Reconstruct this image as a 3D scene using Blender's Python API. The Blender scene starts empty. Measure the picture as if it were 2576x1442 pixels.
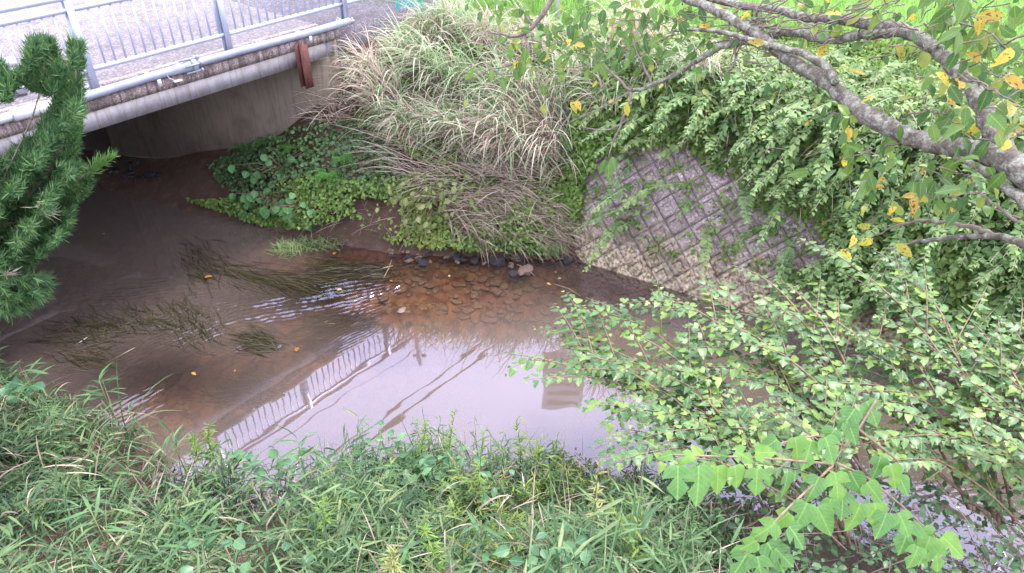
import bpy, bmesh, math, random
import numpy as np
from mathutils import Vector, Matrix
random.seed(7); RNG = np.random.default_rng(7)
R = math.radians
scene = bpy.context.scene
C = scene.collection

# ------------------------------------------------------------------ camera, sky, sun, exposure
H = 5.3; PITCH = 35.4; FD = 1832.0; CX, CY = 1288.0, 721.0
cam = bpy.data.cameras.new("camera"); cam.sensor_width = 36; cam.lens = FD/2576*36
cam.clip_end = 500; cam.clip_start = 0.05
camo = bpy.data.objects.new("camera", cam); C.objects.link(camo)
camo.location = (0, 0, H); camo.rotation_euler = (R(90-PITCH), 0, 0)
scene.camera = camo

SUN_EL, SUN_AZ = 62.0, 40.0        # bright thin overcast
w = bpy.data.worlds.new("World"); scene.world = w; w.use_nodes = True
nt = w.node_tree; nt.nodes.clear()
sky = nt.nodes.new("ShaderNodeTexSky"); sky.sky_type = 'NISHITA'; sky.sun_disc = False
sky.sun_elevation = R(SUN_EL); sky.sun_rotation = R(SUN_AZ)
hsv = nt.nodes.new("ShaderNodeMix"); hsv.data_type = 'RGBA'; hsv.blend_type = 'MIX'
hsv.inputs['Factor'].default_value = 0.80                    # cloud veil over the blue
hsv.inputs['B'].default_value = (7.7, 7.5, 9.0, 1)
bg = nt.nodes.new("ShaderNodeBackground"); bg.inputs['Strength'].default_value = 0.13
wo = nt.nodes.new("ShaderNodeOutputWorld")
nt.links.new(sky.outputs[0], hsv.inputs['A']); nt.links.new(hsv.outputs['Result'], bg.inputs['Color'])
nt.links.new(bg.outputs[0], wo.inputs[0])
sun = bpy.data.lights.new("sun", 'SUN'); sun.energy = 1.3; sun.angle = R(14); sun.color = (1.0, 0.95, 0.88)
suno = bpy.data.objects.new("sun", sun); C.objects.link(suno)
suno.rotation_euler = (R(90-SUN_EL), 0, R(180-SUN_AZ)); suno.location = (0, 0, 30)
vs = scene.view_settings; vs.view_transform = 'Standard'; vs.look = 'None'; vs.gamma = 1; vs.use_curve_mapping = False
vs.exposure = 2.12
scene.cycles.max_bounces = 8; scene.cycles.transparent_max_bounces = 12
scene.cycles.diffuse_bounces = 3; scene.cycles.glossy_bounces = 3; scene.cycles.transmission_bounces = 4
scene.cycles.caustics_reflective = False; scene.cycles.caustics_refractive = False

# ------------------------------------------------------------------ photograph pixel (2576 wide) <-> place
SP, CP = math.sin(R(PITCH)), math.cos(R(PITCH))
def ray(x, y):
    dy = y-CY
    return np.array([x-CX, FD*CP-dy*SP, -(FD*SP+dy*CP)])
def at(x, y, z=0.0):
    r = ray(x, y); k = (z-H)/r[2]; return np.array([r[0]*k, r[1]*k, z])
def atY(x, y, Y):
    r = ray(x, y); k = Y/r[1]; return np.array([r[0]*k, Y, H+r[2]*k])
def atd(x, y, d):                                           # at a distance along the view axis
    r = ray(x, y); k = d/FD; return np.array([r[0]*k, r[1]*k, H+r[2]*k])
def proj(P):
    P = np.asarray(P, float); x = P[..., 0]; f = P[..., 1]*CP-(P[..., 2]-H)*SP; u = P[..., 1]*SP+(P[..., 2]-H)*CP
    f = np.where(f < .05, .05, f)
    return CX+FD*x/f, CY-FD*u/f
def inpoly(px, py, poly):
    c = np.zeros(np.shape(px), bool); n = len(poly)
    for i in range(n):
        x0, y0 = poly[i]; x1, y1 = poly[i-1]
        if y0 == y1: continue
        m = ((y0 > py) != (y1 > py)) & (px < (x1-x0)*(py-y0)/(y1-y0)+x0); c ^= m
    return c

# ------------------------------------------------------------------ ground shape
FX = [-40, -12, -7.18, -5.67, -4.71, -3.81, -2.67, -1.53, 0, .85, 2.81, 5.23, 9, 14, 40]
FY = [24, 12.6, 10.41, 9.75, 9.33, 9.04, 8.52, 8.2, 8.1, 8.04, 6.89, 6.45, 5.4, 4.0, -4]
NX = [-40, -9, -6, -5, -3.6, -3.0, -2.2, -1.5, -.65, .7, 1.5, 2.2, 3, 4, 6, 14, 40]
NY = [21, 7.6, 6.05, 5.4, 4.75, 4.25, 4.05, 4.15, 4.4, 4.3, 3.9, 3.3, 2.6, 1.9, .6, -3.6, -14]
yF = lambda x: np.interp(x, FX, FY)
yN = lambda x: np.interp(x, NX, NY)
BD = np.array([.634, .774]); BD = BD/np.linalg.norm(BD)       # bridge direction in plan
BO = np.array([BD[1], -BD[0]])                              # towards the downstream edge (to the camera's right)
B0 = np.array([-2.2, 10.256])                                # second railing post
def bp(t, o, z): q = B0+BD*t+BO*o; return np.array([q[0], q[1], z])
W0 = np.array([-2.56, 9.69]); WD = np.array([-.949, .315]); WN = np.array([.315, .949]); ZT = 2.2
def vnoise(x, y, s, seed=0):
    r = np.random.default_rng(seed); v = 0
    for i in range(7):
        a = r.uniform(0, 6.28); k = s*r.uniform(.6, 1.7); v = v+np.sin((x*math.cos(a)+y*math.sin(a))*k+r.uniform(0, 6.28))
    return v/4.0
def smooth(a, b, x):
    t = np.clip((x-a)/(b-a), 0, 1); return t*t*(3-2*t)
RU = np.array([.862, -.506]); RU = RU/np.linalg.norm(RU); RN = np.array([-RU[1], RU[0]]); RB = np.array([.85, 8.04]); RS = 1.91
G_X = [-9, -6.14, -5.3, -4.69, -3.42, -2.7, -1.8, 0, .9, 1.3]
G_Z = [.10, .11, .2, .35, .88, 1.3, 1.12, 1.0, 1.0, 1.2]
SANDBAR = at(1025, 783, 0); 
def zt(x, y):
    x = np.asarray(x, float); y = np.asarray(y, float)
    dF = (y-yF(x))*.92; dN = (yN(x)-y)*.9
    g = np.interp(x, G_X, G_Z)
    zf = np.minimum(dF*g+.06*smooth(0, .4, dF)+.06*vnoise(x, y, 3.2, 3)*smooth(0, .8, dF), ZT+.03*vnoise(x, y, 2, 5))
    # behind the revetment
    k = (x-RB[0])*RN[0]+(y-RB[1])*RN[1]; rz = np.clip(k*RS-.22, -.5, ZT)
    zf = np.where(x > 1.2, rz, zf)
    m = smooth(.8, 1.3, x); zf = np.where((x > .8) & (x <= 1.3), zf*(1-m)+rz*m, zf)
    # fill behind the abutment
    ws = (x-W0[0])*WD[0]+(y-W0[1])*WD[1]; wn = (x-W0[0])*WN[0]+(y-W0[1])*WN[1]
    zf = np.where((wn > .22) & (ws > -.1), ZT, zf)
    zn = np.minimum(dN*.62+.05*vnoise(x, y, 4, 8)*smooth(0, .5, dN), 2.3)
    # bed
    dd = np.minimum(-dF, -dN)
    bed = -.05-.42*smooth(.0, 2.6, -dF)*smooth(0, .9, -dN)
    bed = bed+.03*vnoise(x, y, 5, 11)+.012*vnoise(x, y, 17, 12)
    bed = bed-.25*smooth(-2.5, -4.5, x)*smooth(.2, 1.4, -dF)
    sb = ((x-SANDBAR[0])/.42)**2+((y-SANDBAR[1])/.3)**2
    bed = np.maximum(bed, .012-.16*np.sqrt(sb+.05)+.03)*(sb < 4)+bed*(sb >= 4)
    bed = np.minimum(bed, -.012+.03*(sb < 1.2))
    return np.where(dF > 0, zf, np.where(dN > 0, zn, bed))
def hit(x, y):
    r = ray(x, y); r = r/np.linalg.norm(r); d = np.arange(1.5, 40, .02)
    P = np.array([0, 0, H])+d[:, None]*r; b = P[:, 2] < np.maximum(zt(P[:, 0], P[:, 1]), 0)
    i = int(np.argmax(b)); return P[i].copy()

# ------------------------------------------------------------------ tagging and mesh building
def tag(o, label=None, cat=None, group=None, kind=None):
    if label: o['label'] = label
    if cat: o['category'] = cat
    if group: o['group'] = group
    if kind: o['kind'] = kind
    return o
def empty(name, loc, label, cat, group=None):
    o = bpy.data.objects.new(name, None); C.objects.link(o); o.location = tuple(loc); o.empty_display_size = .1
    return tag(o, label, cat, group)
def make_mesh(name, V, T, mats, midx=None, lv=None, smooth_=False):
    me = bpy.data.meshes.new(name)
    V = np.asarray(V, np.float32); T = np.asarray(T, np.int32)
    me.vertices.add(len(V)); me.vertices.foreach_set('co', V.ravel())
    me.loops.add(T.size); me.loops.foreach_set('vertex_index', T.ravel())
    me.polygons.add(len(T)); me.polygons.foreach_set('loop_start', np.arange(0, T.size, 3, dtype=np.int32))
    me.polygons.foreach_set('loop_total', np.full(len(T), 3, np.int32))
    for m in (mats if isinstance(mats, (list, tuple)) else [mats]): me.materials.append(m)
    if midx is not None: me.polygons.foreach_set('material_index', np.asarray(midx, np.int32))
    if smooth_: me.polygons.foreach_set('use_smooth', np.ones(len(T), bool))
    if lv is not None:
        a = me.attributes.new('lv', 'FLOAT_VECTOR', 'POINT'); a.data.foreach_set('vector', np.asarray(lv, np.float32).ravel())
    me.update(calc_edges=True); me.validate()
    return me
class Geo:
    def __init__(s): s.V = []; s.T = []; s.M = []; s.L = []; s.n = 0
    def add(s, V, T, tint=.5, mat=0, lv=None):
        V = np.asarray(V, float).reshape(-1, 3); T = np.asarray(T, int).reshape(-1, 3)
        s.V.append(V); s.T.append(T+s.n); s.M.append(np.full(len(T), mat))
        if lv is None: lv = np.zeros((len(V), 3)); lv[:, 2] = tint
        s.L.append(lv); s.n += len(V)
    def box(s, c, ax, h, tint=.5, mat=0):                    # centre, 3 axes (rows), half sizes
        ax = np.asarray(ax, float); k = np.array([[x, y, z] for x in (-1, 1) for y in (-1, 1) for z in (-1, 1)])*np.asarray(h)
        q = [(0, 1, 3, 2), (4, 6, 7, 5), (0, 4, 5, 1), (2, 3, 7, 6), (0, 2, 6, 4), (1, 5, 7, 3)]
        s.add(np.asarray(c)+k@ax, [t for a, b, c_, d in q for t in ((a, b, c_), (a, c_, d))], tint, mat)
    def tube(s, P, r, n=7, tint=.5, mat=0, cap=True, wob=0):
        P = np.asarray(P, float); m = len(P); r = np.broadcast_to(np.asarray(r, float), (m,))
        d = np.gradient(P, axis=0); d /= np.linalg.norm(d, axis=1)[:, None]+1e-9
        up = np.array([0, 0, 1.]) if abs(d[0, 2]) < .9 else np.array([1., 0, 0])
        X = np.cross(d, up); X /= np.linalg.norm(X, axis=1)[:, None]+1e-9; Y = np.cross(X, d)
        a = np.arange(n)*2*math.pi/n
        rr = r[:, None]*(1+wob*np.sin(a[None]*3+np.arange(m)[:, None]*1.7)) if wob else r[:, None]+0*a
        V = P[:, None]+rr[..., None]*(np.cos(a)[None, :, None]*X[:, None]+np.sin(a)[None, :, None]*Y[:, None])
        T = []
        for i in range(m-1):
            for j in range(n):
                a0, a1, b0, b1 = i*n+j, i*n+(j+1) % n, (i+1)*n+j, (i+1)*n+(j+1) % n; T += [(a0, a1, b1), (a0, b1, b0)]
        V = V.reshape(-1, 3)
        if cap:
            V = np.vstack([V, P[:1], P[-1:]]); k = m*n
            for j in range(n): T += [(k, (j+1) % n, j), (k+1, (m-1)*n+j, (m-1)*n+(j+1) % n)]
        s.add(V, T, tint, mat)
    def ribbons(s, P, W, side, tint, mat=0):                  # P (N,S,3) W (N,S) side (N,3)
        N, S, _ = P.shape; A = P-side[:, None]*W[..., None]*.5; B = P+side[:, None]*W[..., None]*.5
        V = np.stack([A, B], 2).reshape(N, S*2, 3); i = np.arange(S-1)*2
        t1 = np.stack([i, i+1, i+3], 1); t2 = np.stack([i, i+3, i+2], 1); t = np.vstack([t1, t2])
        T = (np.arange(N)*S*2)[:, None, None]+t[None]
        lv = np.zeros((N, S, 2, 3)); lv[..., 0, 0] = -.5; lv[..., 1, 0] = .5
        lv[..., 1] = np.linspace(0, 1, S)[None, :, None]; lv[..., 2] = np.asarray(tint)[:, None, None]
        s.add(V, T, mat=mat, lv=lv.reshape(-1, 3))
    def leaves(s, tm, P, D, U, sc, tint, mat=0):              # tm = (V,T); D axis, U normal hint
        tv, tt = tm; X, Y, Z = frames(D, U); N = len(P); sc = np.asarray(sc)[:, None, None]
        V = P[:, None]+sc*(tv[None, :, 0:1]*X[:, None]+tv[None, :, 1:2]*Y[:, None]+tv[None, :, 2:3]*Z[:, None])
        T = (np.arange(N)*len(tv))[:, None, None]+tt[None]
        lv = np.zeros((N, len(tv), 3)); lv[..., 0] = tv[None, :, 0]; lv[..., 1] = tv[None, :, 1]; lv[..., 2] = np.asarray(tint)[:, None]
        s.add(V, T, mat=mat, lv=lv.reshape(-1, 3))
    def mesh(s, name, mats, smooth_=False, off=(0, 0, 0)):
        return make_mesh(name, np.vstack(s.V)-np.asarray(off), np.vstack(s.T), mats, np.concatenate(s.M), np.vstack(s.L), smooth_)
    def build(s, name, mats, parent=None, smooth_=False, loc=(0, 0, 0)):
        off = np.asarray(parent.location) if parent is not None else np.asarray(loc, float)
        pp = parent
        while pp is not None and pp.parent is not None: pp = pp.parent; off = off+np.asarray(pp.location)
        o = bpy.data.objects.new(name, s.mesh(name, mats, smooth_, off)); C.objects.link(o)
        if parent is not None: o.parent = parent
        else: o.location = tuple(loc)
        return o
def nrm(a): return a/(np.linalg.norm(a, axis=-1, keepdims=True)+1e-9)
def frames(D, U):
    Y = nrm(D); X = nrm(np.cross(Y, U)); Z = np.cross(X, Y); return X, Y, Z
def link(name, me, parent=None, loc=(0, 0, 0)):
    o = bpy.data.objects.new(name, me); C.objects.link(o); o.location = tuple(loc)
    if parent is not None: o.parent = parent
    return o
def leaf_objects(name, meshes, parent, P, D, U, sc):          # each leaf its own part, mesh data shared
    X, Y, Z = frames(D, U); b = np.asarray(parent.location)
    for i in range(len(P)):
        o = bpy.data.objects.new(name, meshes[i % len(meshes)]); C.objects.link(o); o.parent = parent
        m = np.eye(4); m[:3, 0] = X[i]*sc[i]; m[:3, 1] = Y[i]*sc[i]; m[:3, 2] = Z[i]*sc[i]; m[:3, 3] = P[i]-b
        o.matrix_basis = Matrix(m.tolist())

# leaf outlines: length 1 along y
def leaf_t(rows, fold=.25, droop=.15, petiole=0):             # rows: (t, halfwidth)
    V = [(0, 0, 0)]; 
    for t, h in rows: z = -droop*t*t; V += [(-h, t, z+fold*h), (0, t, z), (h, t, z+fold*h)]
    V.append((0, 1, -droop)); n = len(V)-1; T = [(0, 2, 1), (0, 3, 2)]
    for i in range(len(rows)-1):
        a = 1+3*i; b = a+3; T += [(a, a+1, b+1), (a, b+1, b), (a+1, a+2, b+2), (a+1, b+2, b+1)]
    a = 1+3*(len(rows)-1); T += [(a, a+1, n), (a+1, a+2, n)]
    V = np.array(V, float)
    if petiole: V[:, 1] = V[:, 1]+petiole
    return V, np.array(T)
def lobed_t(R_, L_, mid, fold=.2, droop=.25):                 # outlines right / left as (x,t) lists and midrib stations
    V = []; T = []; n = len(mid)
    for t in mid: V.append((0, t, -droop*t*t))
    for sgn, O in ((1, R_), (-1, L_)):
        b = len(V)
        for (x, t) in O: V.append((sgn*x, t, -droop*t*t+fold*x*(1-x)))
        for i in range(n-1):
            f = [(i, b+i, b+i+1), (i, b+i+1, i+1)]
            T += f if sgn > 0 else [(a, c, b_) for a, b_, c in f]
    return np.array(V, float), np.array(T)
TINY = leaf_t([(.45, .34)], .35, .12)
OVAL = leaf_t([(.22, .25), (.5, .34), (.8, .2)], .3, .2)
ROUND = leaf_t([(.15, .34), (.45, .48), (.8, .34)], .25, .2)
LANCE = leaf_t([(.2, .065), (.55, .07)], .5, .28)
LANCE3 = leaf_t([(.2, .045), (.55, .05)], .5, .3)
LANCE2 = leaf_t([(.15, .036), (.45, .056), (.75, .037)], .4, .45)
NARROW2 = leaf_t([(.25, .06), (.6, .065)], .4, .25)
NARROW = leaf_t([(.4, .11)], .4, .2)
CHERRY = leaf_t([(.12, .17), (.35, .28), (.6, .27), (.82, .14)], .35, .22, .12)
MID = [0, .02, .14, .3, .42, .56, .8, 1]
MULB = [lobed_t([(0, 0), (.26, -.1), (.43, .06), (.45, .25), (.38, .45), (.3, .62), (.16, .82), (0, 1)],
                [(0, 0), (.26, -.1), (.43, .06), (.45, .25), (.38, .45), (.3, .62), (.16, .82), (0, 1)], MID),
        lobed_t([(0, 0), (.24, -.08), (.45, .05), (.56, .36), (.12, .34), (.40, .62), (.2, .82), (0, 1)],
                [(0, 0), (.24, -.08), (.45, .05), (.56, .36), (.12, .34), (.40, .62), (.2, .82), (0, 1)], MID),
        lobed_t([(0, 0), (.22, -.08), (.42, .04), (.5, .36), (.12, .38), (.32, .62), (.17, .84), (0, 1)],
                [(0, 0), (.26, -.1), (.43, .06), (.44, .25), (.38, .45), (.3, .62), (.16, .82), (0, 1)], MID)]
for _v, _t in MULB: _v[:, 0] *= .80; _v[:, 2] += .03*np.sin(_v[:, 1]*9)*np.abs(_v[:, 0])*4; _v[:, 1] = np.where(_v[:, 1] < 0, _v[:, 1]*.4, _v[:, 1])

# ------------------------------------------------------------------ materials
def newmat(name):
    m = bpy.data.materials.new(name); m.use_nodes = True; n = m.node_tree; n.nodes.clear()
    out = n.nodes.new("ShaderNodeOutputMaterial"); return m, n, out
def N(n, t, **k):
    x = n.nodes.new(t)
    for a, b in k.items():
        if a.startswith('i_'): x.inputs[a[2:].replace('_', ' ')].default_value = b
        else: setattr(x, a, b)
    return x
def ramp(n, stops, fac=None, interp='LINEAR'):
    r = n.nodes.new("ShaderNodeValToRGB"); e = r.color_ramp; e.interpolation = interp
    while len(e.elements) > 1: e.elements.remove(e.elements[-1])
    e.elements[0].position = stops[0][0]; e.elements[0].color = (*stops[0][1], 1)
    for p, c in stops[1:]: k = e.elements.new(p); k.color = (*c, 1)
    if fac is not None: n.links.new(fac, r.inputs[0])
    return r
def leaf_mat(name, cols, trans=.35, rough=.45, spec=.4, objrand=False, veins=False, spots=False):
    m, n, out = newmat(name); L = n.links.new
    at_ = N(n, "ShaderNodeAttribute", attribute_name='lv'); sep = N(n, "ShaderNodeSeparateXYZ"); L(at_.outputs['Vector'], sep.inputs[0])
    fac = sep.outputs[2]
    if objrand: fac = N(n, "ShaderNodeObjectInfo").outputs['Random']
    cols = [(c[0]*.94, c[1]*1.02, c[2]*(.86 if c[1] > c[0] else 1)) for c in cols]; spec *= .6
    k = len(cols); rp = ramp(n, [(i/(k-1), c) for i, c in enumerate(cols)], fac); col = rp.outputs[0]
    geo = N(n, "ShaderNodeNewGeometry")
    ns = N(n, "ShaderNodeTexNoise", i_Scale=35.0, i_Detail=2.0); L(geo.outputs['Position'], ns.inputs['Vector'])
    mx = N(n, "ShaderNodeMix", data_type='RGBA', blend_type='MULTIPLY'); mx.inputs['Factor'].default_value = .45
    r2 = ramp(n, [(.3, (.65, .65, .62)), (.7, (1.2, 1.2, 1.15))], ns.outputs['Fac']); L(col, mx.inputs['A']); L(r2.outputs[0], mx.inputs['B']); col = mx.outputs['Result']
    if veins:
        ab = N(n, "ShaderNodeMath", operation='ABSOLUTE'); L(sep.outputs[0], ab.inputs[0])
        mid = ramp(n, [(.008, (.7, .7, .7)), (.03, (0, 0, 0))], ab.outputs[0])
        t1 = N(n, "ShaderNodeMath", operation='MULTIPLY_ADD'); L(ab.outputs[0], t1.inputs[0]); t1.inputs[1].default_value = -.8; L(sep.outputs[1], t1.inputs[2])
        t2 = N(n, "ShaderNodeMath", operation='MULTIPLY'); L(t1.outputs[0], t2.inputs[0]); t2.inputs[1].default_value = 7.0
        t3 = N(n, "ShaderNodeMath", operation='FRACT'); L(t2.outputs[0], t3.inputs[0])
        sv = ramp(n, [(.0, (.3, .3, .3)), (.16, (0, 0, 0)), (.84, (0, 0, 0)), (1, (.3, .3, .3))], t3.outputs[0])
        add = N(n, "ShaderNodeMix", data_type='RGBA', blend_type='ADD'); add.inputs['Factor'].default_value = 1; L(mid.outputs[0], add.inputs['A']); L(sv.outputs[0], add.inputs['B'])
        mx2 = N(n, "ShaderNodeMix", data_type='RGBA'); L(add.outputs['Result'], mx2.inputs['Factor']); L(col, mx2.inputs['A'])
        c0 = cols[-1]; mx2.inputs['B'].default_value = (min(1, c0[0]*1.25+.03), min(1, c0[1]*1.2+.03), c0[2]*1.1+.02, 1); col = mx2.outputs['Result']
    if spots:
        vo = N(n, "ShaderNodeTexNoise", i_Scale=90.0, i_Detail=1.0); L(geo.outputs['Position'], vo.inputs['Vector'])
        sr = ramp(n, [(.6, (0, 0, 0)), (.66, (1, 1, 1))], vo.outputs['Fac'])
        mx3 = N(n, "ShaderNodeMix", data_type='RGBA'); L(sr.outputs[0], mx3.inputs['Factor']); L(col, mx3.inputs['A']); mx3.inputs['B'].default_value = (.16, .06, .015, 1); col = mx3.outputs['Result']
    pb = N(n, "ShaderNodeBsdfPrincipled", i_Roughness=rough); pb.inputs['Specular IOR Level'].default_value = spec; L(col, pb.inputs['Base Color'])
    tr = N(n, "ShaderNodeBsdfTranslucent"); L(col, tr.inputs['Color'])
    mxs = N(n, "ShaderNodeMixShader"); mxs.inputs[0].default_value = trans; L(pb.outputs[0], mxs.inputs[1]); L(tr.outputs[0], mxs.inputs[2]); L(mxs.outputs[0], out.inputs[0])
    return m
def solid(name, stops, scale=8.0, rough=.8, detail=6, bump=.0, bscale=40.0, metal=0, stretch=None, spec=.3, extra=None):
    m, n, out = newmat(name); L = n.links.new
    geo = N(n, "ShaderNodeTexCoord"); vec = geo.outputs['Object']
    if stretch:
        mp = N(n, "ShaderNodeMapping"); mp.inputs['Scale'].default_value = stretch; L(vec, mp.inputs[0]); vec = mp.outputs[0]
    ns = N(n, "ShaderNodeTexNoise", i_Scale=scale, i_Detail=float(detail), i_Roughness=.65); L(vec, ns.inputs['Vector'])
    rp = ramp(n, stops, ns.outputs['Fac']); col = rp.outputs[0]
    pb = N(n, "ShaderNodeBsdfPrincipled", i_Roughness=rough, i_Metallic=metal); pb.inputs['Specular IOR Level'].default_value = spec
    if extra: col = extra(n, L, geo, col, pb)
    L(col, pb.inputs['Base Color'])
    if bump:
        b = N(n, "ShaderNodeTexNoise", i_Scale=bscale, i_Detail=5.0); L(geo.outputs['Object'], b.inputs['Vector'])
        bm = N(n, "ShaderNodeBump", i_Strength=bump, i_Distance=.02); L(b.outputs['Fac'], bm.inputs['Height']); L(bm.outputs[0], pb.inputs['Normal'])
    L(pb.outputs[0], out.inputs[0]); return m
M = {}
M['ivy'] = leaf_mat('ivy_leaf', [(0.055, 0.106, 0.055), (0.098, 0.174, 0.083), (0.159, 0.258, 0.11)], .2, .38, .5)
M['vine'] = leaf_mat('vine_leaf', [(0.098, 0.141, 0.043), (0.154, 0.245, 0.074), (0.21, 0.335, 0.106), (0.281, 0.374, 0.116), (0.308, 0.309, 0.106)], .35, .45, .4)
M['vine2'] = leaf_mat('pale_vine_leaf', [(0.084, 0.146, 0.062), (0.134, 0.224, 0.095), (0.202, 0.314, 0.134), (0.291, 0.37, 0.157)], .35, .45, .4)
M['vine3'] = leaf_mat('yellowish_vine_leaf', [(0.07, 0.13, 0.055), (0.12, 0.2, 0.08), (0.18, 0.27, 0.1), (0.27, 0.31, 0.12)], .35, .45, .4)
M['kudzu'] = leaf_mat('broad_vine_leaf', [(.07, .16, .07), (.11, .24, .11), (.16, .32, .15)], .3, .4, .4, True, True)
M['khaki'] = leaf_mat('khaki_leaf', [(.16, .18, .07), (.24, .25, .10), (.30, .27, .13)], .3, .5, .3)
M['fern'] = leaf_mat('fern_leaf', [(.10, .24, .06), (.16, .36, .10)], .4, .5, .3)
M['grass'] = leaf_mat('silver_grass', [(.24, .36, .19), (.36, .48, .32), (.48, .57, .43), (.58, .60, .46)], .42, .5, .3)
M['dry'] = leaf_mat('dry_grass', [(0.38, 0.25, 0.21), (0.56, 0.41, 0.36), (0.67, 0.53, 0.47), (0.7, 0.59, 0.51)], .35, .7, .2)
M['straw'] = leaf_mat('old_straw', [(.11, .075, .06), (.23, .16, .13), (.38, .28, .23), (.48, .37, .30)], .1, .8, .15)
M['rice'] = leaf_mat('rice', [(.20, .36, .10), (.28, .46, .14), (.38, .54, .20)], .4, .5, .2)
M['sasa'] = leaf_mat('bamboo_grass_leaf', [(0.034, 0.07, 0.04), (0.062, 0.12, 0.066), (0.1, 0.178, 0.09), (0.155, 0.24, 0.115), (0.25, 0.27, 0.14)], .3, .38, .5)
M['grass2'] = leaf_mat('bank_grass_blade', [(0.05, 0.1, 0.05), (0.09, 0.17, 0.08), (0.15, 0.24, 0.12), (0.26, 0.28, 0.17)], .3, .45, .4)
M['sasa_o'] = leaf_mat('bamboo_grass_leaf_single', [(0.055, 0.12, 0.065), (0.09, 0.18, 0.09), (0.13, 0.24, 0.11)], .3, .38, .5, True)
M['weed'] = leaf_mat('weed_leaf', [(0.045, 0.08, 0.045), (0.08, 0.14, 0.07), (0.125, 0.205, 0.095), (0.19, 0.25, 0.12)], .35, .45, .4)
M['blueleaf'] = leaf_mat('roundish_leaf', [(0.05, 0.12, 0.07), (0.08, 0.17, 0.1)], .25, .35, .5)
M['rod'] = leaf_mat('goldenrod_leaf', [(0.154, 0.21, 0.057), (0.22, 0.294, 0.076), (0.308, 0.357, 0.114)], .35, .5, .3)
M['rod_y'] = leaf_mat('yellowing_goldenrod_leaf', [(.26, .27, .10), (.36, .33, .15), (.40, .33, .17)], .35, .5, .3)
M['mulb'] = leaf_mat('mulberry_leaf', [(0.06, 0.125, 0.065), (0.1, 0.18, 0.09), (0.14, 0.24, 0.09), (0.22, 0.31, 0.08)], .32, .36, .55)
M['mulb_o'] = leaf_mat('mulberry_leaf_single', [(0.065, 0.135, 0.07), (0.1, 0.185, 0.09), (0.14, 0.235, 0.095), (0.22, 0.31, 0.075)], .32, .36, .55, True, True)
M['mulb_near'] = leaf_mat('bright_mulberry_leaf', [(0.09, 0.2, 0.075), (0.13, 0.27, 0.095), (0.2, 0.35, 0.085)], .4, .36, .5, True, True)
M['cherry'] = leaf_mat('cherry_leaf', [(.05, .11, .045), (.09, .17, .05), (.14, .22, .05)], .38, .35, .5, True, True)
M['cherry_f'] = leaf_mat('cherry_leaf_small', [(.06, .13, .045), (.11, .20, .06), (.17, .26, .07), (.30, .30, .07)], .4, .38, .5)
M['cherry_y'] = leaf_mat('yellow_cherry_leaf', [(.40, .36, .06), (.60, .44, .07), (.60, .38, .06), (.42, .24, .06), (.30, .32, .07)], .4, .4, .4, True, True, True)
M['conifer'] = leaf_mat('juniper', [(0.024, 0.06, 0.028), (0.048, 0.11, 0.048), (0.085, 0.165, 0.065), (0.15, 0.24, 0.095)], .15, .5, .35)
M['conifer_pale'] = leaf_mat('juniper_tip', [(.12, .24, .08), (.2, .34, .13)], .2, .5, .3)
M['waterweed'] = leaf_mat('waterweed', [(0.022, 0.02, 0.012), (0.04, 0.035, 0.018), (0.06, 0.05, 0.026), (0.085, 0.07, 0.038)], .15, .25, .5)
M['marsh'] = leaf_mat('marsh_grass', [(.16, .22, .10), (.24, .30, .15), (.30, .36, .2)], .3, .5, .3)
M['litter'] = leaf_mat('fallen_leaf', [(.26, .10, .035), (.34, .20, .06), (.42, .33, .12)], .2, .6, .3, True)
M['stem'] = solid('twig_bark', [(.3, (.16, .10, .065)), (.7, (.30, .22, .16))], 30, .8)
M['gstem'] = solid('green_stem', [(.3, (.14, .17, .06)), (.7, (.24, .24, .12))], 20, .7)
M['twig'] = solid('grey_twig', [(.3, (.09, .07, .06)), (.7, (.24, .19, .17))], 30, .85)

def bark_extra(n, L, geo, col, pb):
    a = N(n, "ShaderNodeTexNoise", i_Scale=26.0, i_Detail=8.0, i_Roughness=.75); L(geo.outputs['Object'], a.inputs['Vector'])
    r = ramp(n, [(.47, (0, 0, 0)), (.56, (1, 1, 1))], a.outputs['Fac'])
    v = N(n, "ShaderNodeTexNoise", i_Scale=60.0, i_Detail=3.0); L(geo.outputs['Object'], v.inputs['Vector'])
    lc = ramp(n, [(.35, (.16, .17, .135)), (.65, (.28, .29, .24))], v.outputs['Fac'])
    m = N(n, "ShaderNodeMix", data_type='RGBA'); L(r.outputs[0], m.inputs['Factor']); L(col, m.inputs['A']); L(lc.outputs[0], m.inputs['B']); return m.outputs['Result']
M['bark'] = solid('lichened_bark', [(.3, (.06, .05, .042)), (.55, (.13, .11, .09)), (.75, (.23, .20, .17))], 22, .85, 8, .9, 55, extra=bark_extra)

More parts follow.
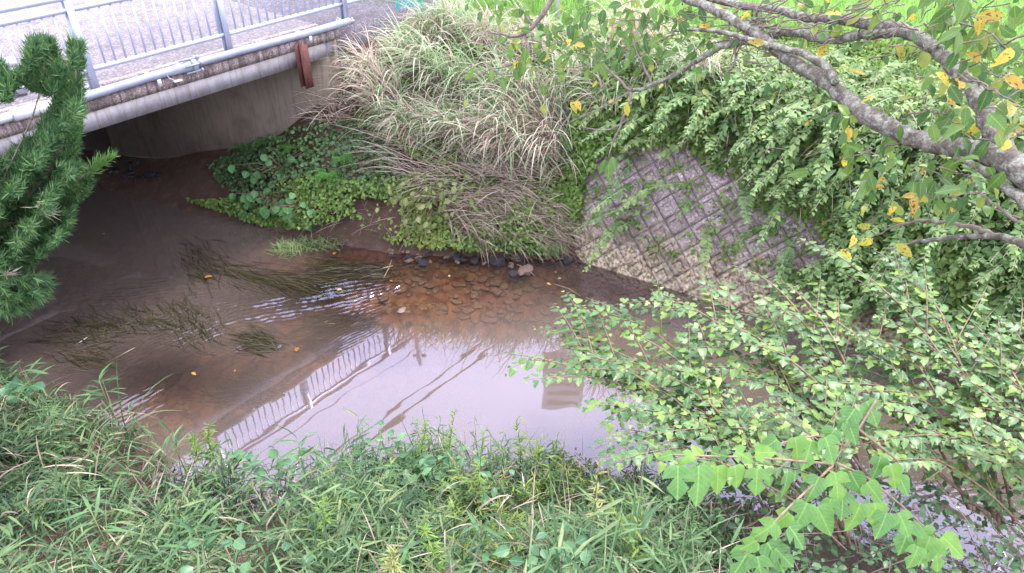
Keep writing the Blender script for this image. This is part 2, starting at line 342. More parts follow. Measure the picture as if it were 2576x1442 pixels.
def concrete(name, base, dark, streak=.0, scale=6.0, speck=0, moss=0, bump=.3):
    m, n, out = newmat(name); L = n.links.new
    geo = N(n, "ShaderNodeNewGeometry"); P = geo.outputs['Position']
    a = N(n, "ShaderNodeTexNoise", i_Scale=scale, i_Detail=8.0, i_Roughness=.7); L(P, a.inputs['Vector'])
    rp = ramp(n, [(.25, tuple(.6*x for x in base)), (.5, base), (.75, tuple(min(1, 1.18*x) for x in base))], a.outputs['Fac']); col = rp.outputs[0]
    def mix(fac, A, B):
        x = N(n, "ShaderNodeMix", data_type='RGBA'); L(fac, x.inputs['Factor']); L(A, x.inputs['A'])
        if isinstance(B, tuple): x.inputs['B'].default_value = (*B, 1)
        else: L(B, x.inputs['B'])
        return x.outputs['Result']
    if streak:
        mp = N(n, "ShaderNodeMapping"); mp.inputs['Scale'].default_value = (22, 22, 1.8); L(P, mp.inputs[0])
        s = N(n, "ShaderNodeTexNoise", i_Scale=1.0, i_Detail=5.0, i_Roughness=.65); L(mp.outputs[0], s.inputs['Vector'])
        r = ramp(n, [(.52-.12*streak, (0, 0, 0)), (.68-.12*streak, (.9, .9, .9))], s.outputs['Fac']); col = mix(r.outputs[0], col, dark)
    if speck:
        v = N(n, "ShaderNodeTexVoronoi", i_Scale=speck); L(P, v.inputs['Vector'])
        sx = N(n, "ShaderNodeSeparateXYZ"); L(v.outputs['Color'], sx.inputs[0])
        r = ramp(n, [(.0, (.62, .58, .57)), (.5, (.95, .92, .92)), (.8, (1.2, 1.17, 1.2)), (1, (1.7, 1.65, 1.75))], sx.outputs[0])
        x = N(n, "ShaderNodeMix", data_type='RGBA', blend_type='MULTIPLY'); x.inputs['Factor'].default_value = .85; L(col, x.inputs['A']); L(r.outputs[0], x.inputs['B']); col = x.outputs['Result']
    if moss:
        sz = N(n, "ShaderNodeSeparateXYZ"); L(P, sz.inputs[0])
        mr = N(n, "ShaderNodeMapRange"); mr.inputs[1].default_value = 1.25; mr.inputs[2].default_value = .1; L(sz.outputs[2], mr.inputs[0])
        s = N(n, "ShaderNodeTexNoise", i_Scale=7.0, i_Detail=6.0, i_Roughness=.7); L(P, s.inputs['Vector'])
        ad = N(n, "ShaderNodeMath", operation='MULTIPLY'); L(mr.outputs[0], ad.inputs[0]); L(s.outputs['Fac'], ad.inputs[1])
        r = ramp(n, [(.22, (0, 0, 0)), (.42, (.85, .85, .85))], ad.outputs[0])
        s2 = N(n, "ShaderNodeTexNoise", i_Scale=26.0, i_Detail=4.0); L(P, s2.inputs['Vector'])
        mc = ramp(n, [(.35, (.11, .10, .05)), (.47, (.25, .21, .12)), (.56, (.50, .40, .29)), (.7, (.60, .50, .40))], s2.outputs['Fac']); col = mix(r.outputs[0], col, mc.outputs[0])
    if moss:
        oi = N(n, "ShaderNodeObjectInfo"); orr = ramp(n, [(0, (.78, .76, .74)), (.5, (1, 1, 1)), (1, (1.18, 1.17, 1.18))], oi.outputs['Random'])
        x = N(n, "ShaderNodeMix", data_type='RGBA', blend_type='MULTIPLY'); x.inputs['Factor'].default_value = 1; L(col, x.inputs['A']); L(orr.outputs[0], x.inputs['B']); col = x.outputs['Result']
        d1 = N(n, "ShaderNodeTexNoise", i_Scale=1.7, i_Detail=5.0, i_Roughness=.7); L(P, d1.inputs['Vector']); dr = ramp(n, [(.5, (0, 0, 0)), (.68, (.75, .75, .75))], d1.outputs['Fac']); col = mix(dr.outputs[0], col, (.17, .155, .12))
    pb = N(n, "ShaderNodeBsdfPrincipled", i_Roughness=.85); pb.inputs['Specular IOR Level'].default_value = .25; L(col, pb.inputs['Base Color'])
    b = N(n, "ShaderNodeTexNoise", i_Scale=70.0, i_Detail=6.0); L(P, b.inputs['Vector'])
    bm = N(n, "ShaderNodeBump", i_Strength=bump, i_Distance=.02); L(b.outputs['Fac'], bm.inputs['Height']); L(bm.outputs[0], pb.inputs['Normal'])
    L(pb.outputs[0], out.inputs[0]); return m
M['girder'] = concrete('girder_concrete', (.235, .225, .25), (.16, .14, .13), .25, 5, 0)
M['slab'] = concrete('weathered_slab_edge', (.27, .225, .215), (.10, .08, .075), .7, 22, 90, bump=.8)
M['curb'] = concrete('worn_curb', (.30, .26, .265), (.18, .15, .14), .3, 10, 60, bump=.7)
M['wallc'] = concrete('abutment_concrete', (.20, .165, .13), (.13, .11, .09), .12, 2.5, 0)
M['wallshade'] = concrete('shade_darkened_concrete', (.05, .042, .036), (.03, .027, .024), .2, 2.5, 0)  # abutment concrete again, shade deep under the deck painted in as darker colour
M['road'] = concrete('road_surface', (.19, .178, .195), (.2, .18, .18), 0, 3, 55)
M['block'] = concrete('exposed_aggregate', (.35, .30, .295), (.15, .13, .13), 0, 6, 48, 1, .5)
M['back'] = concrete('joint_mortar', (.17, .15, .14), (.1, .09, .08), 0, 6, 0, 1)
M['apron'] = concrete('stony_concrete', (.34, .29, .30), (.15, .12, .12), 0, 5, 40, bump=.8)
M['paint'] = solid('pale_aluminium', [(.3, (.36, .40, .50)), (.7, (.44, .48, .60))], 6, .35, metal=.25, spec=.5)
M['pipe'] = solid('grey_pvc', [(.3, (.17, .19, .25)), (.55, (.24, .26, .33)), (.8, (.29, .30, .36))], 5, .4, spec=.5)
M['pvc'] = solid('white_pvc', [(.3, (.36, .37, .40)), (.7, (.48, .49, .52))], 8, .4, spec=.5)
M['rust'] = solid('rusted_red_steel', [(.25, (.05, .022, .02)), (.5, (.115, .042, .036)), (.75, (.19, .085, .07))], 14, .8, 8, .5, 40, stretch=(1, 1, .35))
M['tealp'] = solid('teal_paint', [(.3, (.05, .50, .45)), (.7, (.10, .62, .58))], 9, .4)
M['stone'] = solid('wet_stone', [(.3, (.025, .025, .028)), (.55, (.06, .057, .058)), (.8, (.13, .115, .105))], 14, .4, 8, 1.0, 30, spec=.5)
M['stoneb'] = solid('brown_stone', [(.3, (.10, .065, .05)), (.6, (.2, .14, .11)), (.8, (.30, .23, .18))], 9, .5, 6, .6, 30)
M['debris'] = solid('dark_debris', [(.3, (.012, .012, .016)), (.7, (.05, .05, .06))], 20, .4, spec=.5)
M['cable'] = solid('black_cable', [(.3, (.03, .03, .035)), (.7, (.05, .05, .055))], 20, .5)
M['boxm'] = solid('grey_cabinet', [(.3, (.30, .30, .34)), (.7, (.36, .36, .40))], 6, .5)

def ground_mat():
    m, n, out = newmat('soil'); L = n.links.new
    geo = N(n, "ShaderNodeNewGeometry"); P = geo.outputs['Position']
    a = N(n, "ShaderNodeTexNoise", i_Scale=6.0, i_Detail=9.0, i_Roughness=.7); L(P, a.inputs['Vector'])
    soil = ramp(n, [(.3, (.055, .035, .025)), (.55, (.085, .055, .042)), (.75, (.14, .10, .08))], a.outputs['Fac'])
    v = N(n, "ShaderNodeTexVoronoi", i_Scale=9.0); 
    w_ = N(n, "ShaderNodeTexNoise", i_Scale=8.0, i_Detail=3.0); L(P, w_.inputs['Vector'])
    mxv = N(n, "ShaderNodeMix", data_type='VECTOR'); mxv.inputs['Factor'].default_value = .12; L(P, mxv.inputs['A']); L(w_.outputs['Color'], mxv.inputs['B'])
    L(mxv.outputs['Result'], v.inputs['Vector'])
    sx = N(n, "ShaderNodeSeparateXYZ"); L(v.outputs['Color'], sx.inputs[0])
    peb = ramp(n, [(.0, (.11, .06, .04)), (.4, (.19, .105, .065)), (.7, (.25, .145, .09)), (1, (.14, .10, .08))], sx.outputs[0])
    edge = ramp(n, [(.0, (1.1, 1.1, 1.1)), (.55, (.95, .95, .95)), (.75, (.45, .42, .4))], v.outputs['Distance'])
    mm = N(n, "ShaderNodeMix", data_type='RGBA', blend_type='MULTIPLY'); mm.inputs['Factor'].default_value = .8; L(peb.outputs[0], mm.inputs['A']); L(edge.outputs[0], mm.inputs['B'])
    sz = N(n, "ShaderNodeSeparateXYZ"); L(P, sz.inputs[0])
    bedf = N(n, "ShaderNodeMapRange"); bedf.inputs[1].default_value = .015; bedf.inputs[2].default_value = -.04; L(sz.outputs[2], bedf.inputs[0])
    c = N(n, "ShaderNodeMix", data_type='RGBA'); L(bedf.outputs[0], c.inputs['Factor']); L(soil.outputs[0], c.inputs['A']); L(mm.outputs['Result'], c.inputs['B'])
    pb = N(n, "ShaderNodeBsdfPrincipled", i_Roughness=.9); pb.inputs['Specular IOR Level'].default_value = .15; L(c.outputs['Result'], pb.inputs['Base Color'])
    bm = N(n, "ShaderNodeBump", i_Strength=.7, i_Distance=.03); L(a.outputs['Fac'], bm.inputs['Height']); L(bm.outputs[0], pb.inputs['Normal'])
    L(pb.outputs[0], out.inputs[0]); return m
M['soil'] = ground_mat()
def water_mat():
    m, n, out = newmat('stream_water'); L = n.links.new
    geo = N(n, "ShaderNodeNewGeometry"); P = geo.outputs['Position']
    fr = N(n, "ShaderNodeFresnel", i_IOR=1.36)
    fm = N(n, "ShaderNodeMath", operation='MULTIPLY', use_clamp=True); L(fr.outputs[0], fm.inputs[0]); fm.inputs[1].default_value = 3.9
    gl = N(n, "ShaderNodeBsdfGlossy", i_Roughness=.015); gl.inputs['Color'].default_value = (.74, .76, 1, 1)
    tr = N(n, "ShaderNodeBsdfTransparent"); tr.inputs['Color'].default_value = (.84, .72, .60, 1)
    df = N(n, "ShaderNodeBsdfDiffuse"); df.inputs['Color'].default_value = (.15, .118, .102, 1)
    at_ = N(n, "ShaderNodeAttribute", attribute_name='lv'); sp = N(n, "ShaderNodeSeparateXYZ"); L(at_.outputs['Vector'], sp.inputs[0])
    mk = N(n, "ShaderNodeMixShader"); L(sp.outputs[0], mk.inputs[0]); L(tr.outputs[0], mk.inputs[1]); L(df.outputs[0], mk.inputs[2])
    mx = N(n, "ShaderNodeMixShader"); L(fm.outputs[0], mx.inputs[0]); L(mk.outputs[0], mx.inputs[1]); L(gl.outputs[0], mx.inputs[2])
    L(mx.outputs[0], out.inputs[0]); return m
M['water'] = water_mat()

# ------------------------------------------------------------------ ground and water
def axis(segs):
    a = []
    for x0, x1, st in segs: a += list(np.arange(x0, x1, st))
    return np.array(a+[segs[-1][1]])
def grid(xs, ys, zf):
    X, Y = np.meshgrid(xs, ys); Z = zf(X, Y); V = np.stack([X, Y, Z], -1).reshape(-1, 3); nx = len(xs); ny = len(ys)
    i = (np.arange(ny-1)[:, None]*nx+np.arange(nx-1)[None]).ravel()
    return V, np.vstack([np.stack([i, i+1, i+nx+1], 1), np.stack([i, i+nx+1, i+nx], 1)])
xs = axis([(-200, -20, 20), (-20, -9, .6), (-9, 8, .07), (8, 20, .5), (20, 200, 20)])
ys = axis([(-60, 0, 6), (0, 14, .07), (14, 24, .5), (24, 400, 25)])
V, T = grid(xs, ys, zt)
tag(link('ground', make_mesh('ground', V, T, M['soil'], smooth_=True)), kind='structure')

def dirD(a, b): p = at(*b)-at(*a); return p[:2]/np.linalg.norm(p[:2])
RIP = [  # centre, radii along/across (m), line direction, wavelength, amplitude
    (at(770, 757), 1.0, .36, dirD((600, 790), (900, 735)), .075, .0048),
    (at(920, 690), .55, .30, dirD((840, 690), (1010, 670)), .045, .0024),
    (at(490, 835), .45, .42, dirD((450, 860), (550, 815)), .06, .0042),
    (at(310, 830), .6, .4, dirD((250, 850), (400, 810)), .06, .0030),
    (at(695, 872), .42, .20, dirD((640, 880), (760, 850)), .03, .0017),
    (at(290, 1035), .5, .35, dirD((240, 1060), (340, 1010)), .07, .0036),
    (at(960, 745), .4, .22, dirD((900, 770), (1010, 710)), .05, .0028),
    (at(620, 760), .8, .3, dirD((560, 770), (700, 745)), .06, .0026), (at(1010, 670), .5, .22, dirD((960, 675), (1060, 660)), .04, .0020), (at(380, 740), .8, .35, dirD((300, 750), (450, 735)), .07, .0016), (at(560, 880), .4, .25, dirD((520, 900), (610, 865)), .05, .0022), (at(880, 850), .4, .15, dirD((840, 870), (920, 830)), .04, .0008),
    (at(2480, 1390), .6, .7, dirD((2400, 1420), (2560, 1380)), .06, .0035),
    (at(2250, 1330), .6, .5, dirD((2200, 1320), (2360, 1320)), .05, .0028)]
def zw(x, y):
    z = .00022*vnoise(x, y, 9, 21)+.00012*vnoise(x, y, 26, 22)
    for i, (c, ra, rb, d, wl, am) in enumerate(RIP):
        dx, dy = x-c[0], y-c[1]; u = dx*d[0]+dy*d[1]; v = -dx*d[1]+dy*d[0]
        u2 = u+.06*vnoise(x, y, 6, 40+i); v2 = v+.026*vnoise(x, y, 7, 60+i)+.014*vnoise(x, y, 19, 80+i)
        e = np.exp(-((u/ra)**2+(v/rb)**2)**1.5)*np.clip(.62+.5*vnoise(u*1.0, v*3.0, 5, 90+i)+.5*vnoise(u, v*2, 11, 95+i), .0, 1.4)
        z = z+1.9*am*e*(np.sin(v2*2*math.pi/wl+1.5*vnoise(x, y, 5, 120+i))+.6*np.sin((v2*1.6+u*.35)*2*math.pi/wl+1)+.5*vnoise(x, y, 60, 130+i))
    return z
xs = axis([(-60, -9, 3), (-9, -5, .08), (-5, 3.2, .02), (3.2, 5.5, .04), (5.5, 9, .1), (9, 60, 3)])
ys = axis([(-20, 1.5, 1.5), (1.5, 4.2, .05), (4.2, 9.4, .02), (9.4, 13.5, .06), (13.5, 40, 2.5)])
V, T = grid(xs, ys, zw)
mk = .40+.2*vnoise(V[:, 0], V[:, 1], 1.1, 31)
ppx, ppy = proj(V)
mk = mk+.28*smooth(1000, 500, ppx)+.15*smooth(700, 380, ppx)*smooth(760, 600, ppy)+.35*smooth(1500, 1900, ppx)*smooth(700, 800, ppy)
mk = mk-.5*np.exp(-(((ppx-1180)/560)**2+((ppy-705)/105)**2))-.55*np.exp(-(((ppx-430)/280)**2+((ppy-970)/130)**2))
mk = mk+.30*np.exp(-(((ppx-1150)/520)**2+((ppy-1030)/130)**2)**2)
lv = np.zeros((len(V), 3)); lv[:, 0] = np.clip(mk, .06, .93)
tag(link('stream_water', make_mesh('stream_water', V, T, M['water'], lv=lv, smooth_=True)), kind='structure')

# ------------------------------------------------------------------ bridge
A3 = np.array([[BD[0], BD[1], 0], [BO[0], BO[1], 0], [0, 0, 1.]])
T0, T1 = -8.0, -.5
WID = 10.0
def bbox(g, t0, t1, o0, o1, z0, z1, mat=0): g.box(bp((t0+t1)/2, (o0+o1)/2, (z0+z1)/2), A3, ((t1-t0)/2, (o1-o0)/2, (z1-z0)/2), mat=mat)
br = empty('bridge', bp(-3, 0, 2.3), 'small grey concrete road bridge crossing the stream at the left', 'bridge')
for o0, o1 in ((-.2, .19), (-2.4, -1.9), (-4.7, -4.2), (-WID, -WID+.5)):
    g = Geo(); bbox(g, T0, T1, o0, o1, 2.18, 2.375); g.build('girder', M['girder'], br)
g = Geo()
ts = np.linspace(T0, T1+.1, 200); V = []; T = []
for i, t in enumerate(ts):                                   # slab edge, slightly broken along its face
    w1 = .002*math.sin(i*.31)+RNG.uniform(-.002, .002); w2 = RNG.uniform(-.002, .002)
    for o, z in ((.205+w2, 2.377), (.212+w1, 2.44+.3*w2), (.20+w2, 2.498), (-.06, 2.502), (-.06, 2.377)): V.append(bp(t, o, z))
for i in range(len(ts)-1):
    for j in range(5): a = i*5+j; b = i*5+(j+1) % 5; T += [(a, b, b+5), (a, b+5, a+5)]
T += [(0, 2, 1), (0, 3, 2), (0, 4, 3)]
g.add(V, T); g.build('slab_edge', M['slab'], br)
g = Geo(); bbox(g, T0-1, T1+.1, -WID, -.062, 2.378, 2.47); g.build('deck', M['road'], br)
def rough_strip(t0, t1, o0, o1, z0, z1, n, amp, seed):
    r = np.random.default_rng(seed); g = Geo(); tt = np.linspace(t0, t1, n); V = []; T = []
    for t in tt:
        e = r.uniform(-amp, amp, 4)
        for o, z in ((o0+e[0], z0), (o0+e[1], z1+e[2]*.4), (o1+e[3], z1+e[1]*.4), (o1+e[2], z0)): V.append(bp(t, o, z))
    for i in range(n-1):
        for j in range(4): a = i*4+j; b = i*4+(j+1) % 4; T += [(a, b+4, b), (a, a+4, b+4)]
    T += [(0, 1, 2), (0, 2, 3), (4*n-4, 4*n-2, 4*n-3), (4*n-4, 4*n-1, 4*n-2)]
    g.add(V, T); return g
rough_strip(T0, T1, .02, .095, 2.504, 2.53, 200, .006, 3).build('curb', M['curb'], br)
rough_strip(T0, T1, .105, .165, 2.503, 2.522, 240, .008, 4).build('curb', M['curb'], br)
rough_strip(T0, T1, -.16, -.064, 2.472, 2.53, 160, .006, 5).build('curb', M['curb'], br)
# abutments
AW = np.array([[WD[0], WD[1], 0], [WN[0], WN[1], 0], [0, 0, 1.]])
def wbox(g, s0, s1, n0, n1, z0, z1): q = W0+WD*(s0+s1)/2+WN*(n0+n1)/2; g.box((q[0], q[1], (z0+z1)/2), AW, ((s1-s0)/2, (n1-n0)/2, (z1-z0)/2))
ab = empty('abutment', (W0[0]-2, W0[1]+1, 0), 'brown concrete abutment wall standing under the far end of the bridge', 'abutment')
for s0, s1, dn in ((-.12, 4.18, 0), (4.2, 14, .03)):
    g = Geo(); wbox(g, s0, s1, dn, .4, -.8, 2.374); g.build('wall_panel', M['wallc'] if dn == 0 else M['wallshade'], ab)
ab2 = empty('abutment', bp(-8, -2, 0), 'near abutment wall under the bridge, hidden behind the juniper', 'abutment')
q = W0-WN*5.2-WD*1.0
g = Geo(); g.box((-10.6, 7.5, .77), AW, (4.9, .18, 1.6)); g.build('wall_panel', M['wallc'], ab2)
rd = Geo(); bbox(rd, T1+.11, 30, -WID, .1, 1.9, 2.47); tag(rd.build('road', M['road']), kind='structure')

# railing
def railing(o, label, ts_post, t0, t1, detail=True):
    zb = 2.505; rl = empty('bridge_railing', bp((t0+t1)/2, o, zb), label, 'railing')
    for t in ts_post:
        g = Geo(); 
        for dz0, dz1, dd in ((-.0, .86, 0),):
            g.box(bp(t, o-.04, zb+.465), A3, (.036, .005, .465)); g.box(bp(t, o+.04, zb+.465), A3, (.036, .005, .465)); g.box(bp(t, o, zb+.465), A3, (.007, .04, .465))
        p = g.build('post', M['paint'], rl)
        g = Geo(); g.box(bp(t, o, zb+.006), A3, (.085, .1, .010))
        for a in (-.06, .06):
            for b in (-.075, .075): g.tube([bp(t+a, o+b, zb+.01), bp(t+a, o+b, zb+.045)], .012, 6)
        q = g.build('base_plate', M['paint'], p)
    g = Geo(); g.tube([bp(t0-.05, o, zb+.95), bp(t1+.05, o, zb+.95)], .03, 10); g.build('top_rail', M['paint'], rl, True)
    g = Geo(); g.box(bp((t0+t1)/2, o, zb+.83), A3, ((t1-t0)/2, .015, .022)); g.build('upper_rail', M['paint'], rl)
    g = Geo(); g.box(bp((t0+t1)/2, o, zb+.225), A3, ((t1-t0)/2, .018, .022)); g.build('bottom_rail', M['paint'], rl)
    n = int((t1-t0)/.115)
    b0 = None
    for i in range(n+1):
        t = t0+(t1-t0)*(i+.5)/(n+1)
        if min(abs(t-q) for q in ts_post) < .07: continue
        if b0 is None:
            g = Geo(); g.box((0, 0, 0), A3, (.009, .009, .30)); b0 = g.mesh('baluster', M['paint'])
        link('baluster', b0, rl, bp(t, o, zb+.515)-np.asarray(rl.location))
    return rl
railing(0, 'pale aluminium railing along the near edge of the bridge above the grey pipe', [-6.8, -5.15, -3.52, -1.9, -.11, 1.6], -6.8, 1.6)
railing(-WID+.1, 'pale aluminium railing along the far edge of the bridge deck', [-5, -3, -1, 1, 3, 5], -5, 5)

# water pipe on the slab edge
pp = empty('water_pipe', bp(-2, .2, 2.5), 'long grey water pipe lying along the outer edge of the bridge slab', 'pipe')
PZ = 2.56; PO = .205
g = Geo(); tt = np.linspace(-4.05, -.2, 40); g.tube([bp(t, PO+.012*math.sin(t*1.3), PZ+.008*math.sin(t*2)) for t in tt], .046, 14); g.build('pipe_section', M['pipe'], pp, True)
g = Geo(); g.tube([bp(t, PO, PZ) for t in np.linspace(-7, -4.4, 16)], .046, 12); g.build('pipe_section', M['pvc'], pp, True)
g = Geo(); g.tube([bp(-4.42, PO, PZ), bp(-4.3, PO, PZ), bp(-4.2, PO, PZ), bp(-4.04, PO, PZ)], [.058, .062, .062, .052], 14); g.build('elbow_joint', M['pvc'], pp, True)
g = Geo(); g.tube([bp(-5.0, PO, PZ), bp(-4.8, PO, PZ)], .065, 14); g.build('elbow_joint', M['pvc'], pp, True)
TC = -2.53
g = Geo(); g.tube([bp(TC-.28, PO, PZ), bp(TC-.1, PO, PZ), bp(TC-.04, PO, PZ), bp(TC+.03, PO, PZ)], [.048, .057, .069, .069], 14); cpl = g.build('coupling', M['pipe'], pp, True)
for a in range(6):
    g = Geo(); an = a*math.pi/3+.3; oo, zz = .083*math.cos(an), .083*math.sin(an)
    g.tube([bp(TC-.09, PO+oo, PZ+zz), bp(TC+.12, PO+oo, PZ+zz)], .011, 6); g.box(bp(TC+.1, PO+oo, PZ+zz), A3, (.014, .018, .018)); g.build('bolt', M['pipe'], cpl)
g = Geo(); g.tube([bp(TC+.0, PO, PZ), bp(TC+.06, PO, PZ)], .082, 12); g.build('flange', M['pipe'], cpl)
for t in (-2.95, -.9):
    g = Geo(); g.box(bp(t, .08, 2.545), A3, (.02, .13, .005)); g.box(bp(t, PO+.06, 2.49), A3, (.02, .005, .04)); g.build('bracket', M['pvc'], pp)
g = Geo(); t_ = -2.83; g.tube([bp(t_, PO-.04, PZ+.035), bp(t_-.01, PO, PZ+.055), bp(t_-.02, PO+.045, PZ+.015), bp(t_, PO+.05, PZ-.05), bp(t_+.05, PO+.06, PZ-.085)], .006, 6)
g.box(bp(t_+.07, PO+.085, PZ-.09), A3, (.045, .03, .005)); g.build('tie_strap', M['pvc'], pp)

# rusty post on the girder face
rb = empty('steel_beam', bp(-1.08, .25, 2.0), 'rusted red steel beam hanging on the outer face of the bridge girder', 'steel beam')
t_ = -1.08
g = Geo(); g.box(bp(t_, .232, 2.20), A3, (.06, .006, .275)); g.build('flange', M['rust'], rb)
g = Geo(); g.box(bp(t_, .34, 2.20), A3, (.06, .006, .275)); g.build('flange', M['rust'], rb)
g = Geo(); g.box(bp(t_, .286, 2.20), A3, (.006, .047, .275)); g.build('web', M['rust'], rb)
# white capped pipe
p0 = at(52, 232, 2.5); ph = min(np.arange(.1, 1, .01), key=lambda h: abs(proj(p0+np.array([0, 0, h]))[1]-150))
vp = empty('vent_pipe', p0, 'white capped upright pipe standing behind the juniper beside the bridge', 'pipe')
g = Geo(); g.tube([p0, p0+np.array([0, 0, ph-.02])], .075, 18); g.build('pipe_body', M['pvc'], vp, True)
g = Geo(); g.tube([p0+np.array([0, 0, ph-.06]), p0+np.array([0, 0, ph])], .088, 20); g.build('cap', M['pvc'], vp)
print('pipe', p0, ph)

# ------------------------------------------------------------------ revetment of diamond blocks
RL = math.sqrt(1+RS*RS)
def rp_(u, k, off=0.0):                                     # u along the base, k horizontal set-back, off along the outward normal
    q = RB+RU*u+RN*k; n3 = np.array([-RN[0]*RS, -RN[1]*RS, 1])/RL
    return np.array([q[0], q[1], k*RS])+n3*off
R3u = np.array([RU[0], RU[1], 0]); R3k = np.array([RN[0], RN[1], RS])/RL; R3n = np.array([-RN[0]*RS, -RN[1]*RS, 1])/RL
rv = empty('revetment', rp_(0, 0), 'sloping revetment of square concrete blocks set diagonally on the far bank', 'revetment')
g = Geo()
g.add([rp_(-.35, -.25, -.022), rp_(9, -.25, -.022), rp_(9, ZT/RS, -.022), rp_(-.35, ZT/RS, -.022)], [(0, 1, 2), (0, 2, 3)])
g.add([rp_(-.35, ZT/RS, -.022), rp_(9, ZT/RS, -.022), rp_(9, 1.5, -.022)+np.array([0, 0, -.66]), rp_(-.35, 1.5, -.022)+np.array([0, 0, -.66])], [(0, 1, 2), (0, 2, 3)])
g.build('backing', M['back'], rv)
g = Geo(); g.box((rp_(4.3, -.03)+np.array([0, 0, .0])), np.array([R3u, [RN[0], RN[1], 0], [0, 0, 1]]), (4.45, .075, .05)); g.build('footing', M['back'], rv)
b = .232
def block_mesh(v):
    h = b/2-.005; r = np.random.default_rng(v); V = []; T = []
    # square in axes p (up-left), q (up-right); ring top, inner recess deepest at the upper corner
    c0 = [(-h, -h), (h, -h), (h, h), (-h, h)]
    def sq(lo, hi): return [(lo, lo), (hi, lo), (hi, hi), (lo, hi)]
    for x, y in c0: V.append((x, y, -.05))
    for x, y in c0: V.append((x*.97, y*.97, r.uniform(-.003, .003)))
    e0, e1, wd = -h*.62, h*.50, .016
    for x, y in sq(e0, e1): V.append((x, y, 0))                 # 8..11 opening
    for x, y in sq(e0, e1): V.append((x, y, -.024))             # 12..15 slot floor
    for x, y in ((e0, e0), (e1-wd, e0), (e1-wd, e1-wd), (e0, e1-wd)): V.append((x, y, -.024))   # 16..19
    for x, y in ((e0, e0), (e1-wd, e0), (e1-wd, e1-wd), (e0, e1-wd)): V.append((x, y, -.004))   # 20..23
    def q(a, b_, c, d): T.extend([(a, b_, c), (a, c, d)])
    for i in range(4):
        j = (i+1) % 4; q(i, j, 4+j, 4+i); q(4+i, 4+j, 8+j, 8+i); q(8+i, 8+j, 12+j, 12+i)
    q(13, 14, 18, 17); q(14, 15, 19, 18); q(17, 18, 22, 21); q(18, 19, 23, 22); q(20, 21, 22, 23)
    return make_mesh('block', V, T, M['block'])
blocks = [block_mesh(i) for i in range(4)]
dg = b*math.sqrt(2); ax_p = (R3u+R3k)/math.sqrt(2); ax_q = (-R3u+R3k)/math.sqrt(2)
cnt = 0
for i in range(-4, 40):
    for j in range(-40, 40):
        u = (i-j)*dg/2; kl = (i+j)*dg/2
        if not (-.15 < u < 5.6 and .02 < kl < 2.4): continue
        if u > 3.6 and kl > 1.6: continue
        c = rp_(u+RNG.normal(0, .003), kl/RL, RNG.uniform(-.012, .008)); o = link('block', blocks[cnt % 4], rv); cnt += 1
        tl = Matrix.Rotation(RNG.normal(0, .022), 3, 'X') @ Matrix.Rotation(RNG.normal(0, .022), 3, 'Y') @ Matrix.Rotation(RNG.normal(0, .012), 3, 'Z')
        m = np.eye(4); m[:3, :3] = np.column_stack([ax_p, ax_q, R3n]) @ np.array(tl); m[:3, 3] = c-np.asarray(rv.location)
        o.matrix_basis = Matrix(m.tolist())
print('blocks', cnt)
# stony concrete apron at the bridge end
g = Geo(); Pp = [hit(880, 118), hit(1015, 118), hit(1010, 175), hit(880, 205)]
# ------------------------------------------------------------------ field, fence, posts behind the bank
def blades(g, base, az, el, L, droop, W, tint, S=6, mat=0, tw=.4):
    n = len(base); t = np.linspace(0, 1, S); P = np.zeros((n, S, 3)); P[:, 0] = base
    for i in range(1, S):
        e = el-droop*((t[i]+t[i-1])/2)**1.4
        P[:, i] = P[:, i-1]+(L/(S-1))[:, None]*np.stack([np.cos(e)*np.cos(az), np.cos(e)*np.sin(az), np.sin(e)], 1)
    s = np.stack([-np.sin(az), np.cos(az), RNG.uniform(-tw, tw, n)], 1); s = nrm(s)
    Wd = W[:, None]*np.interp(t, [0, .15, .6, 1], [.6, 1, .8, .05])[None]
    g.ribbons(P, Wd, s, tint, mat)
n = 20000; x = RNG.uniform(-2.5, 9, n); y = RNG.uniform(0, 1, n)**1.3*8+11.35-.5*np.clip(x-1, 0, 9)
g = Geo(); blades(g, np.stack([x, y, np.full(n, ZT)], 1), RNG.uniform(0, 6.28, n), RNG.uniform(1.0, 1.5, n), RNG.uniform(.35, .65, n), RNG.uniform(.2, 1.0, n), RNG.uniform(.012, .02, n), RNG.uniform(0, 1, n), 4)
tag(g.build('rice_plants', M['rice']), 'bright green rice growing in the field beyond the far bank', 'rice', kind='stuff')
fd = Geo(); fd.add([(-1, 11.0, ZT+.05), (30, 3, ZT+.05), (60, 70, ZT+.05), (3, 70, ZT+.05)], [(0, 1, 2), (0, 2, 3)]); tag(fd.build('field', M['rice']), kind='structure')
F0 = at(1003, 55, ZT+.1); F1_ = at(1062, 38, ZT+.12); FL = float(np.linalg.norm(F1_-F0)); FDv = nrm(F1_-F0); FDv[2] = 0
fe = empty('chain_link_fence', F0, 'teal chain link fence beside the bridge end, above the tall grass', 'fence')
for s in (0, FL):
    g = Geo(); q = F0+FDv*s; g.tube([q, q+np.array([0, 0, 1.05])], .022, 8); g.build('post', M['tealp'], fe)
for z in (.06, 1.02):
    g = Geo(); g.tube([F0+np.array([0, 0, z]), F0+FDv*FL+np.array([0, 0, z])], .018, 6); g.build('rail', M['tealp'], fe)
g = Geo()
for i in range(-14, 20):
    for sg in (1, -1):
        a = np.array([i*.06, .06]); bb = np.array([i*.06+sg*.96, 1.02])
        ts_ = np.linspace(0, 1, 12); pts = a+(bb-a)*ts_[:, None]; ok = (pts[:, 0] > 0) & (pts[:, 0] < FL); pts = pts[ok]
        if len(pts) > 1: g.tube([F0+FDv*p[0]+np.array([0, 0, p[1]]) for p in (pts[0], pts[-1])], .005, 3, cap=False)
tag(g.build('wire_mesh', M['tealp'], fe), kind='stuff')
